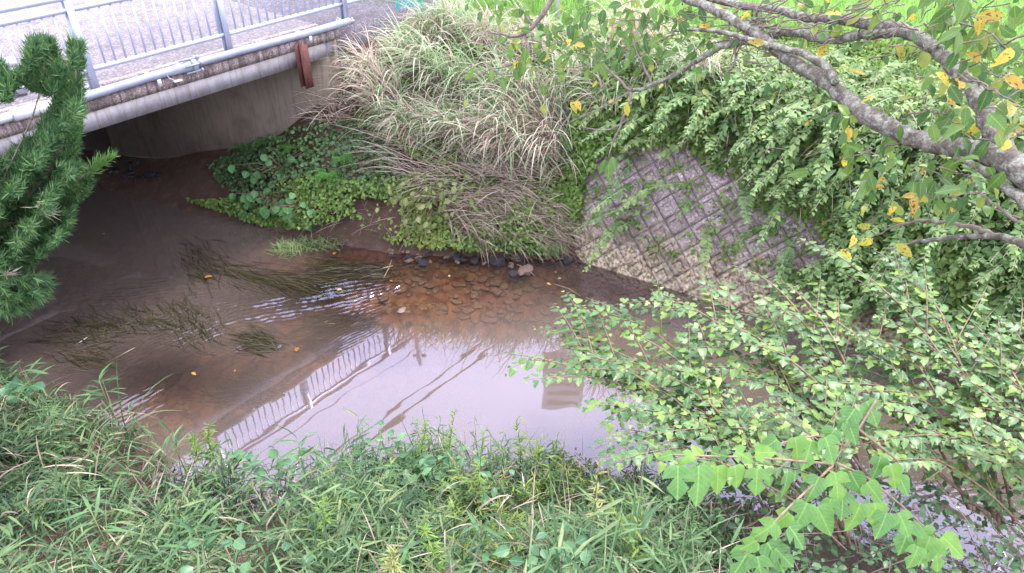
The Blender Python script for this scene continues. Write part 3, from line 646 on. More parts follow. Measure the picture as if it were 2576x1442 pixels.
for (dx, dy, lab) in ((1401, 58, 'white marker post at the edge of the rice field, left of the other one'), (1479, 40, 'white marker post in the rice field, right of the other one')):
    q = at(dx, dy, ZT); g = Geo(); g.tube([q, q+np.array([0, 0, 1.1])], .035, 10)
    rr = empty('marker_post', q, lab, 'post', 'white posts by the rice field'); g.build('pole', M['pvc'], rr)
    g = Geo(); g.tube([q+np.array([0, 0, 1.1]), q+np.array([0, 0, 1.13])], .04, 10); g.build('cap', M['pvc'], rr)

# things mirrored in the water: pole, cables, cabinet
def mirror_at(x, y, Y): r = ray(x, y); k = Y/r[1]; return np.array([r[0]*k, Y, -(H+r[2]*k)])
q = mirror_at(1058, 915, 14.0); PH = q[2]-ZT; q[2] = ZT
up = empty('utility_pole', q, 'slim grey utility pole mirrored in the pool below the bridge railing', 'utility pole')
g = Geo(); g.tube([q, q+np.array([0, 0, PH])], [.09, .07], 10); g.build('pole', M['boxm'], up, True)
g = Geo(); g.box(q+np.array([0, 0, PH-.25]), np.eye(3), (.16, .025, .025)); g.build('crossarm', M['boxm'], up)
for (a, bq, z, r, lab) in (((880, 1110), (1150, 910), 7.2, .022, 'upper dark cable mirrored as a line in the pale pool'), ((940, 1095), (1200, 905), 7.0, .034, 'thick twisted cable mirrored beside the other cable in the pale pool'), ((780, 1052), (940, 950), 6.4, .008, 'thin cable mirrored just below the railing reflection')):
    r0, r1 = ray(*a), ray(*bq); e0 = r0*((z+H)/-r0[2]); e1 = r1*((z+H)/-r1[2])
    d = (e1-e0)[:2]; p0_ = e0[:2]-d*2.5; p1_ = e1[:2]+d*5
    g = Geo(); tt = np.linspace(0, 1, 24); g.tube([np.array([*(p0_+(p1_-p0_)*t), z-.5*4*t*(1-t)*.3+.15]) for t in tt], r, 6, cap=False)
    tag(g.build('overhead_cable', M['cable'], loc=(p0_[0], p0_[1], z)), lab, 'cable', 'overhead cables mirrored in the water')
ca, cz = mirror_at(1365, 1008, 13.5), mirror_at(1468, 905, 13.5); cb = np.array([(ca[0]+cz[0])/2, 13.5, ZT]); cw = (cz[0]-ca[0])/2; cm = (ca[2]+cz[2])/2; chh = (ca[2]-cz[2])/2
ct = empty('pole_cabinet', cb, 'grey louvred cabinet on a pole, seen mirrored in the pool', 'cabinet')
g = Geo(); g.tube([cb, np.array([cb[0], cb[1], cm-chh])], .07, 8); g.build('pole', M['boxm'], ct)
g = Geo(); g.box((cb[0], cb[1], cm), np.eye(3), (cw, .3, chh)); bx_ = g.build('box_body', M['boxm'], ct)
for i in range(4):
    g = Geo(); g.box((cb[0], cb[1]-.31, cm-chh*.7+chh*.46*i), np.eye(3), (cw*.8, .02, .05)); g.build('louvre', M['cable'], bx_)

# ------------------------------------------------------------------ far bank cover
def bank_samples(n, x0, x1, dmax):
    x = RNG.uniform(x0, x1, n); d = RNG.uniform(0.0, 1, n)*dmax; y = yF(x)+d; return x, y
def surf_n(x, y):
    e = .06; return nrm(np.stack([-(zt(x+e, y)-zt(x-e, y))/(2*e), -(zt(x, y+e)-zt(x, y-e))/(2*e), np.ones_like(x)], 1))
def cover(name, mat, label, poly, n, size, tm, lift=(.02, .18), cat='ground cover', holes=(), dirbias=(0, -1, -.2), x0=-7, x1=2.2, dmax=4.2, clump=.45, keep=None):
    x, y = bank_samples(n, x0, x1, dmax); z = zt(x, y); P = np.stack([x, y, z], 1); nn = surf_n(x, y)
    hump = np.clip(.5+.6*vnoise(x, y, 4.5, 77), 0, 1.2)
    P = P+nn*(lift[0]+(lift[1]-lift[0])*hump*RNG.uniform(.3, 1, n))[:, None]
    px, py = proj(P); ok = inpoly(px, py, poly)
    ok &= RNG.uniform(0, 1, n) < 1-clump*np.clip(.5+vnoise(x, y, 8, 78), 0, 1)
    for h in holes: ok &= ~(inpoly(px, py, h) & (RNG.uniform(0, 1, n) < .93))
    ok &= z > .02
    P = P[ok]; nn = nn[ok]; m = len(P)
    D = np.asarray(dirbias)+RNG.normal(0, .75, (m, 3)); U = nn+np.array([0, 0, .6])+RNG.normal(0, .45, (m, 3))
    g = Geo(); g.leaves(tm, P, D, U, RNG.uniform(*size, m), np.clip(.5+.3*vnoise(P[:, 0], P[:, 1], 3, 79)+RNG.normal(0, .25, m), 0, 1))
    return tag(g.build(name, M[mat]), label, cat, kind='stuff')
IVY = [(525, 415), (600, 370), (690, 335), (800, 300), (930, 300), (1010, 400), (1020, 470), (940, 480), (820, 465), (700, 470), (640, 500), (560, 470)]
VINE = [(470, 500), (640, 495), (760, 440), (960, 450), (1090, 420), (1240, 400), (1440, 400), (1500, 350), (1540, 300), (1700, 330), (1500, 400), (1475, 440), (1465, 600), (1400, 640), (1230, 630), (1060, 620), (960, 600), (880, 540), (760, 575), (640, 560), (560, 530)]
UPPER = [(830, 110), (1000, 130), (1010, 40), (1700, 60), (2700, 60), (2700, 330), (1700, 350), (1540, 330), (1450, 400), (1100, 430), (950, 330), (850, 290)]
MUDGAP = [(880, 490), (1010, 500), (1010, 590), (900, 590)]
DRYB = [(770, 290), (830, 200), (850, 120), (960, 120), (990, 200), (930, 260), (860, 320)]
cover('ivy_cover', 'ivy', 'dark glossy ivy covering the bank beside the abutment wall', IVY, 75000, (.03, .06), ROUND, (.02, .22), 'ivy')
cover('ivy_cover', 'vine', 'small green vines trailing down the far bank to the water', VINE, 170000, (.035, .08), TINY, (.01, .26), 'vines', (MUDGAP,))
cover('bank_weeds', 'vine', 'mixed green weeds growing between the tall grass on the far bank', UPPER, 120000, (.03, .08), TINY, (.02, .3), 'weeds', (DRYB,), x0=-3.2, x1=9, dmax=3.6)

# strands of dead grass and roots
def strands(name, poly, label, n, L, az0, azs, mat='straw', lift=(.02, .2), wid=(.004, .009), cat='dead grass', x0=-5, x1=2.2, dmax=3.6, el=(-.2, .35), droop=(.1, .9)):
    x, y = bank_samples(n*12, x0, x1, dmax); z = zt(x, y); P = np.stack([x, y, z], 1)+np.array([0, 0, 1.])*RNG.uniform(*lift, n*12)[:, None]
    px, py = proj(P); P = P[inpoly(px, py, poly)][:n]; m = len(P); g = Geo()
    blades(g, P, az0+RNG.normal(0, azs, m), RNG.uniform(*el, m), RNG.uniform(*L, m), RNG.uniform(*droop, m), RNG.uniform(*wid, m), RNG.uniform(0, 1, m), 6, tw=1.0)
    return tag(g.build(name, M[mat]), label, cat, kind='stuff')
PILE = [(1110, 500), (1200, 465), (1330, 460), (1420, 520), (1440, 600), (1400, 640), (1300, 640), (1190, 610), (1120, 570)]
strands('dead_grass_heap', PILE, 'heap of dead brown grass hanging over the waterline left of the revetment', 4600, (.18, .5), -.35, .5, lift=(.0, .42), el=(-.6, .3), wid=(.005, .010))
strands('dead_grass_heap', PILE, 'grey stalks lying over the heap of dead grass by the revetment', 600, (.25, .6), -.5, .45, 'dry', lift=(.15, .36), el=(-.1, .3), wid=(.004, .007))
strands('dry_brush', DRYB, 'reddish dry brush piled at the end of the bridge wall', 2200, (.2, .6), 2.6, .9, 'dry', lift=(.0, .35), cat='dry brush')
strands('root_tangle', [(620, 480), (900, 450), (1100, 480), (1060, 600), (880, 580), (700, 560)], 'tangled brown roots and stalks over the bare bank soil', 420, (.2, .5), math.pi, 1.2, lift=(.0, .10), cat='roots')
strands('loose_stalks', [(900, 400), (1400, 390), (1450, 430), (1200, 470), (950, 480)], 'loose tan stalks lying below the silver grass', 500, (.3, .7), math.pi-.2, .7, 'dry', lift=(.02, .2), cat='stalks')

strands('swept_stalks', [(930, 190), (1400, 190), (1460, 440), (1380, 470), (1000, 440)], 'long pale stalks sweeping down the bank through the silver grass', 1500, (.5, 1.15), 2.55, .35, 'dry', lift=(.1, .5), el=(.0, .55), droop=(.2, 1.1), wid=(.005, .010), cat='stalks')
strands('swept_stalks', [(1020, 430), (1400, 420), (1450, 560), (1200, 560)], 'pale stalks arching over the top of the dead grass heap', 700, (.3, .8), 2.9, .5, 'dry', lift=(.1, .45), el=(-.1, .6), droop=(.4, 1.4), wid=(.005, .010), cat='stalks')
# tall silver grass
def silver(dx, dy, size, dry, lean, label, nb=170, stalks=26):
    dry = min(.8, dry+.08)
    p = hit(dx, dy); root = empty('silver_grass', p, label, 'tall grass', 'silver grass clumps on the far bank')
    r = np.random.default_rng(int(dx*7+dy)); lx, ly = lean
    for part, frac, mat in (('green_blades', 1-dry, 'grass'), ('dry_blades', dry, 'dry')):
        n = int(nb*frac)
        if n < 5: continue
        g = Geo()
        # culms first; blades leave the culms and arch over
        nc = max(3, int(stalks*frac)); az = r.uniform(0, 6.28, nc); sp = r.uniform(.05, .42, nc)
        cd = nrm(np.stack([np.cos(az)*sp+lx, np.sin(az)*sp+ly, np.full(nc, 1.0)*r.uniform(.7, 1.1, nc)], 1)); cl = size*r.uniform(.45, .85, nc)
        cb_ = p+np.stack([r.normal(0, .10*size, nc), r.normal(0, .07*size, nc), np.zeros(nc)], 1)
        P = cb_[:, None]+cd[:, None]*(cl[:, None]*np.linspace(0, 1, 5)[None])[..., None]; P[..., 2] -= .12*size*np.linspace(0, 1, 5)**2
        g.ribbons(P, np.tile(np.array([.012, .011, .009, .007, .004]), (nc, 1)), nrm(r.normal(0, 1, (nc, 3))), r.uniform(.3, 1, nc))
        i = r.integers(0, nc, n); t = r.uniform(.05, .95, n); base = cb_[i]+cd[i]*(cl[i]*t)[:, None]; base[:, 2] -= .12*size*t**2
        a = np.arctan2(cd[i, 1]-.12, cd[i, 0]-.25)+r.normal(0, .8, n)
        global RNG
        blades(g, base, a, r.uniform(.7, 1.4, n), size*r.uniform(.4, .8, n), r.uniform(.8, 2.3, n), r.uniform(.010, .019, n), r.uniform(0, 1, n), 8)
        tag(g.build(part, M[mat], root), kind='stuff')
for a in (
    (1452, 432, 1.5, .75, (-.75, .05), 'pinkish dry silver grass fanning left from beside the revetment', 420, 60),
    (1392, 425, 1.45, .6, (-.7, -.05), 'half dry silver grass next to the clump at the revetment edge', 360, 50),
    (1290, 415, 1.3, .5, (-.5, -.15), 'arching silver grass above the dead grass heap', 330, 44),
    (1180, 400, 1.15, .45, (-.45, -.2), 'low arching silver grass left of the dead grass heap', 300, 36),
    (1070, 370, 1.05, .4, (-.35, -.2), 'silver grass hanging over the dark ivy', 260, 32),
    (1410, 330, 1.35, .35, (-.3, -.05), 'upright green silver grass below the thin cherry twigs', 320, 36),
    (1300, 305, 1.35, .2, (-.35, -.1), 'blue green silver grass in the middle of the bank', 330, 34),
    (1190, 275, 1.3, .25, (-.3, -.1), 'pale green fountain of silver grass at mid bank', 330, 34),
    (1100, 235, 1.2, .35, (-.2, -.1), 'silver grass clump just right of the stony apron', 260, 30),
    (1000, 300, 1.05, .6, (-.3, -.2), 'dry silver grass drooping over the ivy near the bridge', 220, 30),
    (960, 235, .95, .75, (-.3, -.2), 'dry silver grass beside the reddish brush', 200, 26),
    (1010, 170, .6, .2, (-.1, -.1), 'green silver grass rooted at the stony apron', 180, 20),
    (1085, 125, .75, .45, (-.05, -.15), 'silver grass below the teal fence', 230, 30),
    (1150, 105, .85, .3, (0, -.1), 'tall green grass at the bank top right of the teal fence', 260, 30),
    (1240, 150, 1.05, .65, (0, -.2), 'dry drooping grass on the bank top behind the cherry twig', 230, 30),
    (1330, 160, 1.0, .6, (.05, -.2), 'dry grass on the bank top between the cherry twigs', 230, 30),
    (1475, 250, 1.1, .4, (-.1, -.1), 'slender silver grass behind the forked cherry twig', 200, 24),
    (1590, 165, 1.15, .7, (0, -.2), 'tan silver grass drooping on the bank top near the cherry leaves', 280, 34),
    (1640, 215, .9, .4, (-.1, -.2), 'small silver grass tuft behind the long cherry branch', 180, 22),
    (1740, 225, .8, .5, (.0, -.2), 'small grass tuft below the crossing cherry branches', 160, 20),
    (1540, 300, .9, .55, (-.2, -.2), 'grey dry grass hanging above the top of the revetment', 200, 26)):
    silver(*a)

# vines draped over the revetment
BARE = [(1430, 665), (1470, 450), (1515, 385), (1600, 362), (1735, 372), (1775, 422), (1855, 452), (1900, 522), (2005, 535), (2095, 602), (2065, 665), (1965, 690), (1885, 800), (1700, 760)]
def revcover(name, mat, label, n, size, tm, off, seed, inside=.10, cat='vines', extra=None, tint0=.5, low=.25):
    r = np.random.default_rng(seed); u = r.uniform(-.5, 9, n); k = r.uniform(low, 1.5, n)
    q = RB+RU*u[:, None]+RN*k[:, None]; hump = np.clip(.45+.75*vnoise(u, k*2.2, 2.6, seed), 0.05, 1.3)
    P = np.column_stack([q, np.minimum(k*RS, ZT)])+R3n*(off[0]+(off[1]-off[0])*hump*r.uniform(.45, 1, n))[:, None]
    px, py = proj(P); ins = inpoly(px, py, BARE); ok = (~ins | (r.uniform(0, 1, n) < inside*np.clip(vnoise(u, k, 6, 5)+.3, 0, 1)))
    ok &= r.uniform(0, 1, n) < .35+.9*hump
    P = P[ok]; m = len(P)
    # leaves sit in short hanging sprays
    D = np.array([-.5, -.6, -.35])+r.normal(0, .6, (m, 3)); U = R3n*.7+np.array([0, 0, .8])+r.normal(0, .4, (m, 3))
    g = Geo(); g.leaves(tm, P, D, U, r.uniform(*size, m), np.clip(tint0+.25*vnoise(P[:, 0], P[:, 2]*2, 3, 9)+r.normal(0, .25, m), 0, 1))
    return tag(g.build(name, M[mat]), label, cat, kind='stuff')
revcover('vine_curtain', 'vine', 'green vines hanging over the upper part of the block revetment', 70000, (.045, .095), TINY, (.02, .3), 11, tint0=.4)
def vine_sprays(name, label, n, seed, mats, tm, size, krange, spacing=.035):
    r = np.random.default_rng(seed); g = Geo(); st = Geo(); LP, LD, LU, LS, LT = [], [], [], [], []
    for i in range(n):
        u = r.uniform(.3, 8.5); k = r.uniform(*krange); a = rp_(u, min(k, ZT/RS), r.uniform(.02, .2)) if k < ZT/RS else np.array([*(RB+RU*u+RN*k), ZT+r.uniform(.05, .3)])
        L = r.uniform(.35, .9); dv = nrm(np.array([-.75+r.normal(0, .45), -.75+r.normal(0, .3), r.uniform(-.1, .35)])); drop = r.uniform(.15, .55)
        m = max(6, int(L/spacing)); t = np.linspace(0, 1, m); Q = a+dv*(L*t)[:, None]; Q[:, 2] -= drop*L*t**2
        px, py = proj(Q[-1]); 
        px, py = proj(Q[m//3:]+np.array([0, 0, -.08])); nb_ = inpoly(px, py, BARE).mean()
        if nb_ > .25 and r.uniform() < .95: continue
        tan = nrm(np.gradient(Q, axis=0)); sd = nrm(np.cross(tan, [0, 0, 1.])); sg = np.where(np.arange(m) % 2, 1, -1)[:, None]
        for rep_ in range(2):
            LP.append(Q); LD.append(sd*sg*(.9 if rep_ == 0 else -.5)+tan*.5+np.array([0, 0, -.15])+r.normal(0, .28, (m, 3))); LU.append(np.array([0, -.1, 1.])+r.normal(0, .25, (m, 3))); LS.append(r.uniform(*size, m)*np.interp(t, [0, .6, 1], [.9, 1, .5])); LT.append(np.clip(np.full(m, r.uniform(.1, .85))+r.normal(0, .12, m)+.2*t, 0, 1))
        st.ribbons(Q[None, ::2], np.full((1, len(Q[::2])), .007), nrm(np.array([[0, 1., .4]])), [.5])
    g.leaves(tm, np.vstack(LP), np.vstack(LD), np.vstack(LU), np.concatenate(LS), np.concatenate(LT))
    tag(g.build(name, mats), label, 'vines', kind='stuff'); tag(st.build('vine_runners', M['dry']), 'thin runners carrying the '+label.split(' ')[0]+' leaf sprays on the far bank', 'vines', kind='stuff')
vine_sprays('vine_sprays', 'fresh leafy vine sprays hanging in tiers over the revetment', 1000, 41, M['vine2'], TINY, (.06, .12), (.3, 1.25))
vine_sprays('vine_sprays', 'yellowish leafy vine sprays on the bank top behind the cherry tree', 420, 42, M['vine3'], OVAL, (.05, .10), (1.0, 2.6))
# hanging stalks in the vines
r_ = np.random.default_rng(5); n = 900; u = r_.uniform(.2, 8, n); k = r_.uniform(.5, 1.4, n); P = np.array([rp_(a, b_, r_.uniform(.05, .35)) for a, b_ in zip(u, k)])
px, py = proj(P); P = P[~inpoly(px, py, BARE)]; g = Geo(); m = len(P)
blades(g, P, -2.2+r_.normal(0, .8, m), r_.uniform(-1.2, .6, m), r_.uniform(.2, .6, m), r_.uniform(0, .8, m), r_.uniform(.004, .008, m), r_.uniform(0, 1, m), 5, tw=1)
tag(g.build('vine_stalks', M['straw']), 'dry stalks hanging among the vines on the revetment', 'stalks', kind='stuff')
r_ = np.random.default_rng(8); g = Geo()
for (dx, dy, sz, nn) in ((1660, 612, .09, 14), (1685, 640, .05, 8), (1590, 400, .1, 16), (1745, 470, .09, 14), (1800, 560, .07, 10), (1640, 480, .05, 7), (1850, 620, .08, 12), (1960, 590, .1, 18), (1560, 560, .04, 5), (1930, 660, .09, 14), (1700, 420, .08, 12), (1830, 500, .1, 18)):
    best = min(((abs(proj(rp_(u, k))[0]-dx)+abs(proj(rp_(u, k))[1]-dy), u, k) for u in np.arange(-.3, 6, .06) for k in np.arange(0, 1.15, .03)))
    c = rp_(best[1], best[2], .02); P = c+r_.normal(0, sz, (nn*3, 3))*np.array([1, .5, .8])+R3n*.03
    g.leaves(OVAL, P, np.array([-.1, -.5, -.3])+r_.normal(0, .6, (nn*3, 3)), R3n+r_.normal(0, .4, (nn*3, 3)), r_.uniform(.03, .065, nn*3), r_.uniform(0, .9, nn*3))
tag(g.build('joint_weeds', M['vine']), 'small green weeds rooted in the joints of the block revetment', 'weeds', kind='stuff')
# weeds on the bank top at right
n = 36000; x = RNG.uniform(1.5, 10, n); kk = RNG.uniform(1.1, 4.2, n); q = RB+RU*((x-RB[0])/RU[0])[:, None]*1.0+RN*kk[:, None]
P = np.column_stack([q, ZT+RNG.uniform(0, .35, n)*np.clip(.5+.7*vnoise(q[:, 0], q[:, 1], 3, 6), .05, 1.2)])
g = Geo(); g.leaves(NARROW, P, RNG.normal(0, 1, (n, 3))+np.array([0, -.5, 0]), np.array([0, -.2, 1])+RNG.normal(0, .45, (n, 3)), RNG.uniform(.05, .12, n), np.clip(.55+.25*vnoise(q[:, 0], q[:, 1], 2.5, 14)+RNG.normal(0, .22, n), 0, 1))
tag(g.build('bank_top_weeds', M['vine']), 'low green weeds covering the flat top of the far bank behind the cherry tree', 'weeds', kind='stuff')

# broad-leaved vine, ferns and khaki shrub on the far bank
def broad(dx, dy, n, rad, size, label):
    p = hit(dx, dy)+np.array([0, -.05, .05]); root = empty('broadleaf_vine', p, label, 'vine', 'broad leaved vines at the far waterline')
    r = np.random.default_rng(dx); P = p+r.normal(0, 1, (n, 3))*np.array([rad, rad*.35, rad*.4]); P[:, 2] = np.maximum(P[:, 2], zt(P[:, 0], P[:, 1])+.05)
    leaf_objects('leaf', KUD, root, P, np.array([0, -.6, -.35])+r.normal(0, .5, (n, 3)), np.array([0, -.5, .9])+r.normal(0, .3, (n, 3)), r.uniform(*size, n))
    g = Geo()
    for q in P: g.tube([p+np.array([0, .1, -.1]), (p+q)/2+np.array([0, 0, .06]), q], .005, 4)
    g.build('stem', M['stem'], root)
KUD = [make_mesh('leaf', *ROUND, M['kudzu'], lv=ROUND[0])]
broad(690, 510, 30, .28, (.10, .17), 'large round leaved vine at the left end of the far bank'); broad(765, 535, 26, .26, (.09, .16), 'round leaved vine hanging to the water at the bend')
broad(645, 535, 9, .15, (.1, .15), 'small round leaved sprig touching the water left of the vine'); broad(775, 560, 6, .1, (.1, .15), 'few round leaves just above the marsh grass')
broad(1230, 610, 5, .12, (.08, .12), 'small leafy sprig under the dead grass heap'); broad(720, 430, 22, .3, (.08, .13), 'light green broad leaves growing through the ivy')
def fern(dx, dy, n, L, label):
    p = hit(dx, dy)+np.array([0, -.08, .06]); root = empty('fern', p, label, 'fern', 'ferns on the far bank'); r = np.random.default_rng(dx)
    for i in range(n):
        a = r.uniform(math.pi, 2*math.pi); g = Geo(); t = np.linspace(0, 1, 12); e = r.uniform(.5, 1.0)
        c = p+np.stack([np.cos(a)*L*t, np.sin(a)*L*t, L*(e*t-.9*t*t)], 1); g.tube(c, .003, 3, cap=False)
        tan = nrm(np.gradient(c, axis=0)); side = nrm(np.cross(tan, [0, 0, 1]))
        for s in (1, -1): g.leaves(NARROW, c[1:], side[1:]*s+tan[1:]*.5, np.tile([0, -.2, 1.], (11, 1)), L*.34*(1-t[1:]*.85)+.01, r.uniform(0, 1, 11))
        g.build('frond', M['fern'], root)
for a in ((830, 440, 7, .32, 'bright fern in the middle of the ivy'), (860, 400, 6, .3, 'upper bright fern above the tangled roots'), (690, 360, 6, .3, 'fern at the foot of the abutment wall'), (620, 375, 5, .25, 'leftmost fern in the ivy under the bridge'), (1390, 625, 4, .24, 'lone fern at the waterline by the revetment'), (1215, 560, 4, .2, 'fern peeping from the dead grass heap'), (745, 375, 5, .26, 'small fern between ivy and dry brush')): fern(*a)
p = hit(1090, 540)+np.array([0, -.1, .1]); root = empty('khaki_shrub', p, 'yellowish green shrub with drooping leaves beside the dead grass heap', 'shrub'); r = np.random.default_rng(2)
SH = [make_mesh('leaf', *OVAL, leaf_mat('khaki_leaf_single', [(.13, .18, .07), (.21, .24, .10), (.28, .28, .13)], .3, .5, .3, True, True), lv=OVAL[0])]
P = p+r.normal(0, 1, (190, 3))*np.array([.32, .15, .22])+np.array([.1, 0, .12]); leaf_objects('leaf', SH, root, P, np.array([-.2, -.5, -.6])+r.normal(0, .5, (190, 3)), np.array([0, -.8, .7])+r.normal(0, .4, (190, 3)), r.uniform(.06, .11, 190))
g = Geo()
for q in P[::6]: g.tube([p+np.array([.1, .2, -.1]), (p+q)/2+np.array([0, 0, .08]), q], .005, 4)
g.build('stem', M['stem'], root)

# ------------------------------------------------------------------ stream things
def rock_mesh(seed, flat=.5):
    bm = bmesh.new(); bmesh.ops.create_icosphere(bm, subdivisions=2, radius=1); r = np.random.default_rng(seed); k = r.normal(0, 1, (7, 3)); ph = r.uniform(0, 6, 7)
    for v in bm.verts:
        c = np.array(v.co); s = 1+.16*sum(math.sin(c@k[i]*2.6+ph[i]) for i in range(7))/1.6; v.co = Vector((c*s*np.array([1, .75, flat])).tolist())
    me = bpy.data.meshes.new('stone'); bm.to_mesh(me); bm.free(); return me
ROCK = [rock_mesh(i, .45+.1*(i % 3)) for i in range(6)]
for i, m_ in enumerate(ROCK): m_.materials.append(M['stone'] if i % 3 else M['stoneb'])
ROCKS = [(990, 625, .14, 'grey brown mossy stone at the waterline below the vines'), (1430, 655, .13, 'dark flat stone by the foot of the revetment'), (1290, 690, .10, 'dark stone sticking out of the water below the dead grass heap'),
    (1325, 680, .16, 'broad brown stone half under water below the dead grass heap'), (1255, 655, .15, 'flat mossy stone under the dead grass heap'), (1065, 662, .09, 'pale stone in the shallow riffle'), (1470, 640, .15, 'rounded stone against the revetment corner'),
    (860, 570, .16, 'grey stone above the marsh grass'), (880, 560, .07, 'small blue grey stone above the marsh grass'), (650, 520, .2, 'low brown boulder at the left end of the far waterline')]
for i, (dx, dy, s, lab) in enumerate(ROCKS):
    s *= .72; q = at(dx, dy, .02); o = link('stone', ROCK[i % 6], None, q); o.scale = (s, s, s*.9); o.rotation_euler = (0, 0, i*1.3); tag(o, lab, 'stone', 'stones at the far waterline')
for i in range(46):
    dx = random.uniform(930, 1480); dy = 642+(dx-960)*.04+random.gauss(0, 9)
    q = at(dx, dy, .01); s = random.uniform(.02, .055); o = link('stone', ROCK[random.randrange(6)], None, q); o.scale = (s*1.2, s, s); o.rotation_euler = (0, 0, random.uniform(0, 6))
    tag(o, 'small dark wet stone lying at the far waterline', 'stone', 'small stones along the far waterline')
g = Geo(); r = np.random.default_rng(9); n = 620
bv = np.array([v.co[:] for v in ROCK[0].vertices]); bf = np.array([p_.vertices[:] for p_ in ROCK[0].polygons])
for i in range(n):
    dx, dy = (r.uniform(860, 1750), r.uniform(645, 790)) if i % 3 else (r.uniform(300, 760), r.uniform(880, 1120))
    q = at(dx, dy, -.05); q[2] = zt(q[0], q[1])+.005; s = r.uniform(.02, .1)*r.uniform(.5, 1); a = r.uniform(0, 6); c, s_ = math.cos(a), math.sin(a)
    g.add(q+(bv*np.array([s, s, s*.5]))@np.array([[c, s_, 0], [-s_, c, 0], [0, 0, 1]]), bf)
tag(g.build('bed_stones', M['stoneb'], smooth_=True), 'brown stones lying under the shallow water', 'stones', kind='stuff')
# debris under the bridge
for i, (dx, dy, s, lab) in enumerate(((330, 425, .3, 'black heap of debris on the mud under the bridge'), (385, 440, .22, 'smaller dark debris lump right of the black heap under the bridge'), (290, 405, .2, 'dark debris lump deepest under the bridge'))):
    q = hit(dx, dy); root = empty('debris_heap', q, lab, 'debris', 'debris under the bridge'); r = np.random.default_rng(i)
    for j in range(7):
        o = link('lump', ROCK[j % 6], root, r.normal(0, 1, 3)*np.array([s, s*.4, .03])); o.scale = (s*r.uniform(.2, .5),)*2+(s*.2,); o.rotation_euler = (0, 0, r.uniform(0, 6)); 
        o.material_slots[0].link = 'OBJECT'; o.material_slots[0].material = M['debris']
    g = Geo()
    for j in range(8): a = q+r.normal(0, 1, 3)*np.array([s, s*.4, .03]); g.tube([a, a+r.normal(0, .5, 3)*np.array([s*1.5, s, .1])], .012, 4)
    g.build('stick', M['debris'], root)
# waterweed beds trailing with the current
def weedbed(cl, n, L, wid, az, label, name='waterweed', mat='waterweed', zoff=(-.04, .008), azs=.25, rad=.14, w=(.004, .011)):
    r = np.random.default_rng(int(cl[0][0])); g = Geo(); pts = np.array([at(*c)[:2] for c in cl]); i = r.uniform(0, len(pts)-1.001, n); a = i.astype(int); f = (i-a)[:, None]
    b_ = pts[a]*(1-f)+pts[a+1]*f+r.normal(0, rad, (n, 2)); t = np.linspace(0, 1, 7)
    ang = az+r.normal(0, azs, n); Ln = r.uniform(*L, n); wv = r.normal(0, .12, n)
    P = np.zeros((n, 7, 3)); an = ang[:, None]+wv[:, None]*np.sin(t*5)[None]*2; st = (Ln/6)[:, None]
    P[..., 0] = b_[:, :1]+np.cumsum(np.cos(an)*st, 1); P[..., 1] = b_[:, 1:]+np.cumsum(np.sin(an)*st, 1); P[..., 2] = r.uniform(*zoff, n)[:, None]+.012*np.sin(t*4)[None]*r.normal(0, 1, n)[:, None]
    s = nrm(np.stack([-np.sin(ang), np.cos(ang), r.normal(0, .5, n)], 1)); g.ribbons(P, r.uniform(*w, n)[:, None]*np.array([.6, 1, 1, 1, .9, .6, .1])[None], s, r.uniform(0, 1, n))
    o = g.build(name, M[mat], loc=(pts[0][0], pts[0][1], 0)); tag(o, label, 'waterweed', 'waterweed beds in the stream'); return o
def azD(a, b): d = at(*b)-at(*a); return math.atan2(d[1], d[0])
weedbed([(470, 605), (490, 650), (520, 690)], 714, (.2, .5), .01, azD((460, 600), (600, 720)), 'dark waterweed bed curving out from below the bridge shadow')
weedbed([(530, 660), (600, 690), (680, 705), (760, 700)], 816, (.35, .8), .01, azD((560, 660), (760, 715)), 'long olive waterweed trailing toward the riffle', rad=.10, azs=.15)
weedbed([(160, 860), (250, 840), (340, 820), (430, 830)], 1054, (.2, .55), .01, azD((430, 860), (230, 800)), 'broad dark waterweed bed in front of the juniper', rad=.16, azs=.5)
weedbed([(450, 790), (500, 830), (530, 880)], 646, (.25, .5), .01, azD((520, 880), (430, 770)), 'waterweed bed under the sparkling ripples left of the middle', rad=.12)
weedbed([(200, 900), (300, 915)], 340, (.2, .4), .01, azD((300, 910), (180, 880)), 'small waterweed tuft nearest the left bank', rad=.1)
weedbed([(650, 860), (720, 880)], 510, (.2, .45), .008, azD((760, 885), (630, 850)), 'brown waterweed mat beside the mirrored railing', rad=.08, azs=.2)
weedbed([(840, 670), (930, 680), (1000, 680)], 442, (.25, .6), .008, azD((1000, 680), (820, 690)), 'thin waterweed strands in the riffle below the stones', rad=.12, azs=.2)
weedbed([(600, 970), (680, 970)], 374, (.2, .4), .01, azD((700, 980), (580, 960)), 'faint green waterweed under the water left of the railing reflection', rad=.12, zoff=(-.14, -.06))
weedbed([(840, 800), (960, 790)], 374, (.25, .5), .01, azD((960, 790), (800, 810)), 'sunken waterweed left of the sandbar', rad=.12, zoff=(-.1, -.04))
# marsh grass tuft
p = at(800, 620, .0); root = empty('marsh_grass', p, 'pale green marsh grass standing in the water at the bend', 'marsh grass'); g = Geo(); r = np.random.default_rng(3); n = 620
cx_ = r.uniform(690, 920, n); cy_ = 632-(cx_-690)*.16+r.normal(0, 9, n); bs = np.array([at(a, b_, 0) for a, b_ in zip(cx_, cy_)])
blades(g, bs, r.uniform(0, 6.28, n), r.uniform(.2, 1.2, n), r.uniform(.08, .24, n), r.uniform(0, 1.3, n), r.uniform(.006, .012, n), r.uniform(0, 1, n), 4); tag(g.build('grass_blades', M['marsh'], root), kind='stuff')
